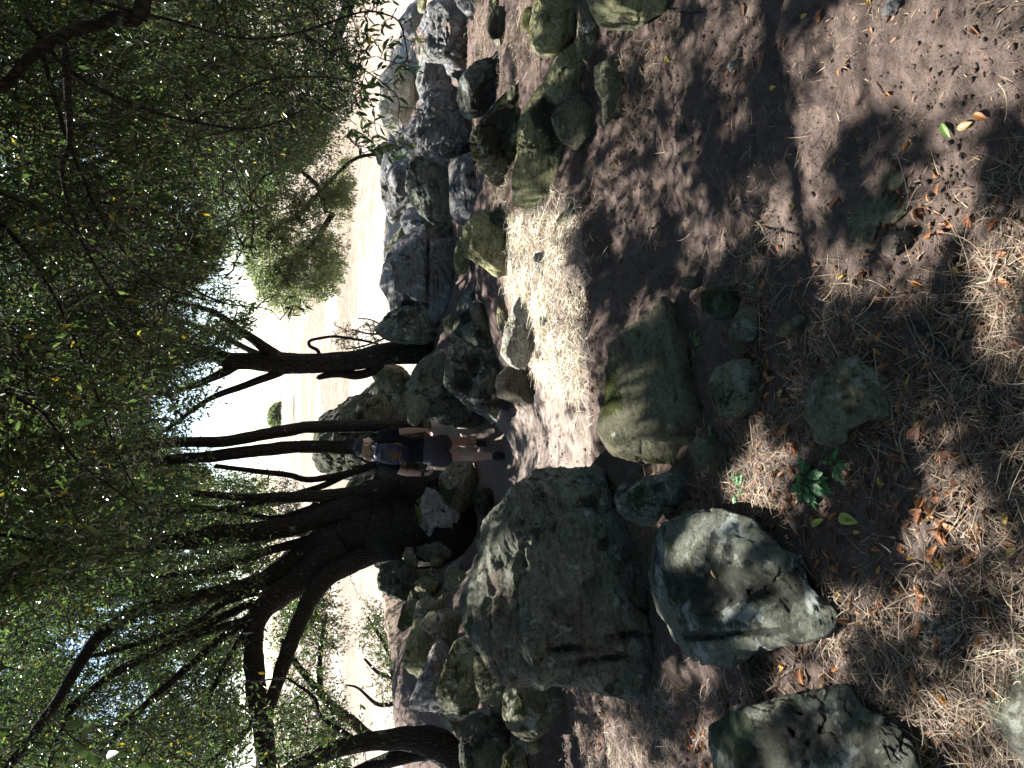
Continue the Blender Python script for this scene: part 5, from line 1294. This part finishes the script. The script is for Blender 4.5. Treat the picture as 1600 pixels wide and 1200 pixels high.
def remeshed(name, batch, mat, parent, voxel=.006, smooth=3, wrinkle=0, seed=0):
    """fuse the overlapping limbs of a batch into one continuous skin"""
    tmp = batch.build('tmp', M['bark'])
    md = tmp.modifiers.new('r', 'REMESH'); md.mode = 'VOXEL'; md.voxel_size = voxel
    if smooth:
        ms = tmp.modifiers.new('s', 'SMOOTH'); ms.iterations = smooth; ms.factor = .5
    dg = bpy.context.evaluated_depsgraph_get(); me = bpy.data.meshes.new_from_object(tmp.evaluated_get(dg)); me.name = name
    bpy.data.objects.remove(tmp)
    n = len(me.vertices); co = np.empty(n * 3, np.float32); me.vertices.foreach_get('co', co); co = co.reshape(-1, 3).astype(float)
    if wrinkle:
        nn = np.empty(n * 3, np.float32); me.vertices.foreach_get('normal', nn); nn = nn.reshape(-1, 3)
        co = co + nn * (wrinkle * (fbm(co * np.array([14, 14, 26.0]), 3, seed, .5, ridged=True) + .6 * fbm(co * 8, 2, seed + 4)))[:, None]
    co = co - np.array(parent.location); me.vertices.foreach_set('co', co.astype(np.float32).ravel())
    me.polygons.foreach_set('use_smooth', np.ones(len(me.polygons), bool))
    me.materials.clear(); me.materials.append(M[mat]); me.update()
    o = bpy.data.objects.new(name, me); COL.objects.link(o); o.parent = parent
    return o

M['skin'] = plain('skin', (.62, .40, .32), .55, 40, .12)
M['shirt'] = plain('black_cloth', (.010, .011, .016), .85, 200, .3, .002, .2)
M['shorts'] = plain('grey_cloth', (.075, .068, .082), .85, 200, .25, .002, .2)
M['hair'] = plain('brown_hair', (.22, .15, .095), .6, 120, .5, .004)
M['cap'] = plain('navy_cloth', (.014, .016, .028), .8, 150, .25, .001)
M['shoe'] = plain('dark_shoe', (.03, .026, .034), .7, 60, .4, .002)
M['sole'] = plain('rubber', (.06, .055, .06), .8)
M['pack'] = plain('blue_nylon', (.010, .015, .045), .5, 120, .3, .002)
M['strap'] = plain('grey_webbing', (.07, .073, .085), .7)
M['cord'] = plain('orange_cord', (.14, .08, .03), .6)
M['loop'] = plain('yellow_cord', (.24, .19, .07), .6)
M['band'] = plain('black_rubber', (.012, .012, .012), .5)

# the feet first: where the photo shows them, on the path
footL = pt(787, 712, 8.3); footR = pt(767, 692, 9.0)
footL[2] = zfull(footL[0], footL[1]); footR[2] = zfull(footR[0], footR[1])
hk = empty('person', tuple((footL + footR) / 2))
tag(hk, 'hiker seen from behind in cap, black t-shirt and grey shorts, walking down the path', 'person')
def J(X, Y, y): return pt(X, Y, y)
Y0 = 8.5
pel = J(672, 704, Y0); waist = J(643, 703, Y0 + .02); chest = J(614, 702, Y0); neck0 = J(594, 700, Y0 - .01); neckt = J(584, 699, Y0 + .01); head = J(571, 698, Y0 + .03)
hipL, hipR = J(676, 714, Y0), J(676, 695, Y0 + .04)
kneeL, kneeR = J(720, 713, Y0 + .02), J(714, 690, Y0 + .30)
ankL = footL + np.array([0, -.02, .085]); ankR = footR + np.array([0, -.02, .085])
shL, shR = J(599, 724, Y0 - .01), J(599, 680, Y0)
elL, elR = J(630, 738, Y0 - .03), J(629, 674, Y0 + .02)
wrL, wrR = J(661, 741, Y0 + .06), J(661, 672, Y0 + .10)
bd = Batch()
def addt(B_, *a, **k): B_.add(*etube(*a, **k))
addt(bd, [pel + [0, 0, -.03], waist, chest, neck0 + [0, 0, -.02]], [.155, .125, .145, .08], [.105, .085, .105, .07])
addt(bd, [neck0 + [0, 0, -.03], neckt, neckt + [0, .01, .05]], [.055, .05, .05])
for hip, knee, ank, ft in ((hipL, kneeL, ankL, footL), (hipR, kneeR, ankR, footR)):
    calf = knee * .62 + ank * .38 + np.array([0, -.018, 0])
    addt(bd, [hip + [0, 0, .02], hip * .5 + knee * .5, knee, calf, ank * .8 + knee * .2, ank], [.088, .076, .056, .059, .038, .036], [.092, .08, .06, .064, .040, .040])
    addt(bd, [ank + [0, -.02, -.03], ank + [0, .06, -.045], ank + [0, .13, -.055]], [.035, .04, .032], [.03, .028, .02])
def hand(wr, fdir, palmn, thumb, B_):
    fdir = unit(fdir); s_ = unit(np.cross(fdir, palmn)); pn = unit(np.cross(s_, fdir))
    addt(B_, [wr, wr + fdir * .045, wr + fdir * .085], [.026, .037, .038], [.018, .016, .014], side=tuple(s_))
    for k, (o_, L_) in enumerate(((-.028, .068), (-.0095, .078), (.0095, .073), (.028, .058))):
        b0 = wr + fdir * .085 + s_ * o_; c = .25 + .12 * k
        p1 = b0 + fdir * L_ * .45 + pn * L_ * .12 * (1 + c); p2 = p1 + fdir * L_ * .28 + pn * L_ * .25 * (1 + c); p3 = p2 + fdir * L_ * .10 + pn * L_ * .28 * (1 + c)
        addt(B_, [b0 - fdir * .012, p1, p2, p3], [.0085, .0085, .0075, .0065], n=10, sub=3)
    t0 = wr + fdir * .03 - s_ * thumb * .03
    addt(B_, [t0, t0 + fdir * .03 - s_ * thumb * .02 + pn * .012, t0 + fdir * .058 - s_ * thumb * .018 + pn * .03], [.013, .0105, .008], n=10, sub=3)
for sh, el, wr, sg in ((shL, elL, wrL, -1), (shR, elR, wrR, 1)):
    addt(bd, [sh, sh * .45 + el * .55, el, el * .6 + wr * .4, wr], [.052, .045, .037, .038, .025], [.052, .046, .038, .035, .022])
    hand(wr, (wr - el) + np.array([-.02 * sg, .04, 0]), np.array([-sg * .9, .35, 0.0]), 1 if sg > 0 else -1, bd)
# head turned to the right of the upright view
fd = unit(np.array([.86, .48, -.12])); hs = unit(np.cross(fd, [0, 0, 1.0])); hu = np.cross(hs, fd)
def H(a, b, c): return head + fd * a + hs * b + hu * c
V, F = ICO[5]
hv = V.copy(); a_, b__, c_ = hv[:, 0], hv[:, 1], hv[:, 2]
fr = np.clip(a_, 0, 1)
R_ = np.ones(len(V)) * 1.0
x_ = a_ * .098; y_ = b__ * .076 * (1 - .22 * np.clip(-c_, 0, 1)); z_ = c_ * .115
x_ = x_ + np.where(c_ < -.2, .012 * fr, 0)
x_ += .026 * np.exp(-((b__ / .14) ** 2) - (((c_ + .18) / .16) ** 2)) * (a_ > 0)       # nose
x_ -= .010 * (np.exp(-(((b__ - .36) / .16) ** 2) - ((c_ - .08) / .12) ** 2) + np.exp(-(((b__ + .36) / .16) ** 2) - ((c_ - .08) / .12) ** 2)) * (a_ > 0)
x_ += .006 * np.exp(-((b__ / .3) ** 2) - ((c_ + .52) / .06) ** 2) * (a_ > 0)
x_ += .008 * np.exp(-((b__ / .25) ** 2) - ((c_ + .82) / .12) ** 2) * (a_ > 0)
bd.add(H(0, 0, 0) + np.outer(x_, fd) + np.outer(y_, hs) + np.outer(z_, hu), F)
for sg in (-1, 1): addt(bd, [H(-.01, sg * .074, .02), H(-.018, sg * .084, .0), H(-.008, sg * .074, -.03)], [.010, .013, .008], n=10)
remeshed('body', bd, 'skin', hk, .0055, 2)
# shirt, shorts
sb = Batch()
addt(sb, [waist * .45 + pel * .55, waist, chest + [0, -.005, 0], (chest + neck0) / 2 + [0, 0, .01], neck0 + [0, 0, .0]], [.150, .146, .172, .15, .066], [.112, .108, .130, .11, .062])
for sh, el in ((shL, elL), (shR, elR)):
    c_ = chest * .4 + neck0 * .6
    addt(sb, [c_ * .5 + sh * .5, sh + [0, 0, .004], sh * .62 + el * .38, sh * .42 + el * .58], [.07, .066, .064, .066], [.075, .068, .064, .066])
remeshed('t_shirt', sb, 'shirt', hk, .008, 2, .005, 3)
sb = Batch()
addt(sb, [waist * .3 + pel * .7, pel, pel + [0, .0, -.05]], [.152, .168, .16], [.115, .13, .12])
for hip, knee in ((hipL, kneeL), (hipR, kneeR)):
    dx = np.array([.004 if hip is hipR else -.012, -.005, 0])
    addt(sb, [hip + [0, 0, .02], hip * .72 + knee * .28 + dx, hip * .58 + knee * .42 + dx], [.098, .100, .104], [.105, .105, .108])
remeshed('shorts', sb, 'shorts', hk, .008, 2, .006, 9)
# shoes
for nm, ank in (('shoe', ankL), ('shoe', ankR)):
    sh_ = Batch(); addt(sh_, [ank + [0, -.012, .01], ank + [0, -.008, -.03]], [.045, .046], [.05, .055])
    addt(sh_, [ank + [0, -.045, -.045], ank + [0, .05, -.042], ank + [0, .15, -.05], ank + [0, .19, -.055]], [.038, .044, .044, .034], [.036, .040, .030, .020])
    o = remeshed('shoe', sh_, 'shoe', hk, .006, 2, .002, 4)
    so = Batch(); addt(so, [ank + [0, -.055, -.077], ank + [0, .05, -.078], ank + [0, .15, -.078], ank + [0, .20, -.072]], [.04, .046, .048, .034], [.012, .012, .012, .010])
    q = remeshed('sole', so, 'sole', hk, .005, 1)
    loc = q.location.copy(); q.parent = o; q.location = loc
# hair: close cap of hair, loose ponytail falling to the left of the view
hb = Batch()
k = V; sel = None
hv = np.stack([k[:, 0] * .100 - .014, k[:, 1] * .083, k[:, 2] * .105 + .022], 1)
hb.add(head + np.outer(hv[:, 0] - .01, fd) + np.outer(hv[:, 1], hs) + np.outer(hv[:, 2], hu), F)
addt(hb, [H(-.09, 0, .0), H(-.125, -.005, -.03), H(-.135, -.01, -.08), H(-.12, -.01, -.14)], [.03, .035, .033, .014])
addt(hb, [H(-.07, .04, -.02), H(-.085, .03, -.07), H(-.08, .02, -.10)], [.03, .03, .015])
remeshed('hair', hb, 'hair', hk, .006, 1, .006, 6)
cb = Batch()
top = V.copy(); top[:, 2] = np.maximum(top[:, 2], .06)
hv = np.stack([top[:, 0] * .112 - .012, top[:, 1] * .095, top[:, 2] * .105 + .034], 1)
cb.add(head + np.outer(hv[:, 0], fd) + np.outer(hv[:, 1], hs) + np.outer(hv[:, 2], hu), F)
addt(cb, [H(.08, 0, .045), H(.12, 0, .043), H(.165, 0, .034)], [.07, .066, .05], [.006, .005, .005], side=tuple(hs))
addt(cb, [H(-.012, 0, .139), H(-.012, 0, .143)], [.010, .008])
remeshed('cap', cb, 'cap', hk, .005, 1)
wb = Batch(); wv = unit(wrL - elL); c_ = wrL - wv * .02
addt(wb, [c_ - wv * .012, c_ + wv * .012], [.029, .029], [.026, .026]); addt(wb, [c_ + [-.012, -.022, 0], c_ + [-.014, -.028, 0]], [.016, .014])
remeshed('watch', wb, 'band', hk, .004, 0)

# backpack, worn on the back
pk0 = J(611, 709, Y0 - .2); bp = empty('backpack', tuple(pk0)); tag(bp, 'small navy blue backpack with zigzag orange cord, worn by the hiker', 'backpack')
up = unit(neck0 - waist); sd = np.array([1.0, 0, 0]); bk = np.array([0, -1.0, 0])
def K(a, b, c): return pk0 + sd * a + up * b + bk * c
b1 = Batch(); addt(b1, [K(0, -.15, .0), K(0, -.05, .012), K(0, .08, .01), K(0, .15, -.01)], [.105, .118, .112, .085], [.07, .08, .075, .05], n=28)
addt(b1, [K(0, -.11, .055), K(0, -.03, .07)], [.09, .088], [.035, .03])
remeshed('pack_body', b1, 'pack', bp, .007, 3, .003, 8)
for sg in (-1, 1):
    s1 = Batch(); addt(s1, [K(sg * .07, .15, .0), K(sg * .085, .205, -.07), K(sg * .09, .19, -.17), K(sg * .105, .06, -.30), K(sg * .11, -.08, -.27), K(sg * .10, -.13, -.05)], [.02] * 6, [.006] * 6, n=10)
    s1.build('shoulder_strap', M['pack'], bp)
s1 = Batch()
addt(s1, [K(-.03, .17, .02), K(-.012, .20, .03), K(.02, .195, .03), K(.03, .16, .03)], [.006] * 4, n=8)
s1.build('grab_handle', M['strap'], bp)
for pp in ([K(-.10, .12, .045), K(-.05, .14, .075), K(.03, .135, .08), K(.09, .10, .055)], [K(-.108, -.02, .06), K(-.09, .06, .075), K(-.05, .14, .075)]):
    s1 = Batch(); addt(s1, pp, [.005] * len(pp), n=6); s1.build('webbing', M['strap'], bp)
z = []
for q in range(10): z.append(K((-.055 if q % 2 else .045) + .012 * math.sin(q * 2.1), .045 - q * .017, .112 - .004 * abs(q - 4)))
s1 = Batch(); addt(s1, z, [.0058] * 10, n=8, sub=4); s1.build('bungee_cord', M['cord'], bp)
s1 = Batch(); addt(s1, [K(-.05, -.07, .11), K(-.09, -.10, .105), K(-.115, -.13, .09), K(-.10, -.155, .095), K(-.07, -.13, .105), K(-.05, -.10, .11)], [.005] * 6, n=7); s1.build('cord_loop', M['loop'], bp)
s1 = Batch(); addt(s1, [K(.112, -.04, .03), K(.116, -.08, .025), K(.10, -.13, .03)], [.012, .010, .006], [.004] * 3, n=8); s1.build('side_tab', M['loop'], bp)

# loose small stones among the boulders
rg = np.random.default_rng(44); k_ = 0; protos = []
for q in range(5):
    V, F = ICO[4]; sd_ = 70 + q
    L = V * np.array([1, rg.uniform(.6, .95), rg.uniform(.5, .75)]); 
    for i_ in range(6):
        nn_ = unit(rg.normal(size=3)); d_ = L @ nn_; h_ = np.quantile(d_, .86); L = L - np.outer(np.maximum(d_ - h_, 0) * .9, nn_)
    L = L + V * (fbm(V * 1.7 + q * 9, 4, sd_)[:, None] * .16)
    protos.append(fast_mesh('small_rock', L, [F])); protos[-1].materials.append(M[('rock_green', 'rock_blue', 'rock_olive', 'rock_dark', 'rock_moss')[q]])
RUB = [([(600, -60), (735, -60), (740, 330), (720, 480), (700, 520), (620, 350), (600, 100)], 26), ([(700, 330), (800, 330), (800, 500), (760, 640), (700, 500)], 10),
       ([(640, 930), (830, 960), (860, 1200), (700, 1200)], 22), ([(690, 740), (745, 740), (730, 900), (650, 940), (640, 880)], 10), ([(770, 0), (850, 0), (800, 300)], 5), ([(600, 620), (690, 620), (700, 655), (620, 660)], 4)]
used_ = set(); RPL = ['among the shaded back row of boulders on the right', 'beside the dirt gully behind the sunlit grass', 'in the left rock pile', 'near the foot of the big trunk', 'on the dry slope behind the long boulder', 'in the shade beside the hiker']
for ri, (poly, cnt) in enumerate(RUB):
    xs = [p[0] for p in poly]; ys_ = [p[1] for p in poly]; c_n = 0
    while c_n < cnt:
        X, Y = rg.uniform(min(xs), max(xs)), rg.uniform(min(ys_), max(ys_))
        if not in_poly(np.array([X]), np.array([Y]), poly)[0]: continue
        yb = hit(X, Y)
        if yb > 11.3: yb = rg.uniform(8.5, 10.5)
        p = pt(X, Y, yb); z = float(zfull(p[:1], p[1:2])[0]); r = rg.uniform(.06, .17) * (.5 + yb * .09)
        pk_ = int(rg.integers(0, 5)); szw = 'tiny' if r < .1 else ('small' if r < .16 else 'middling')
        for tr in range(5):
            lab_ = '%s %s stone %s' % (szw, ('greenish', 'bluish grey', 'olive', 'blackish', 'mossy')[(pk_ + tr) % 5], RPL[ri])
            if lab_ not in used_: break
        if lab_ in used_: c_n += 1; continue
        used_.add(lab_); pk_ = (pk_ + tr) % 5
        o = bpy.data.objects.new('small_rock', protos[pk_]); COL.objects.link(o)
        o.location = (p[0], p[1], z + r * .15); o.scale = (r, r * rg.uniform(.7, 1.1), r * rg.uniform(.7, 1.1)); o.rotation_euler = (rg.uniform(-.4, .4), rg.uniform(-.4, .4), rg.uniform(0, 6))
        tag(o, lab_, 'rock', 'small loose stones among the boulders'); c_n += 1
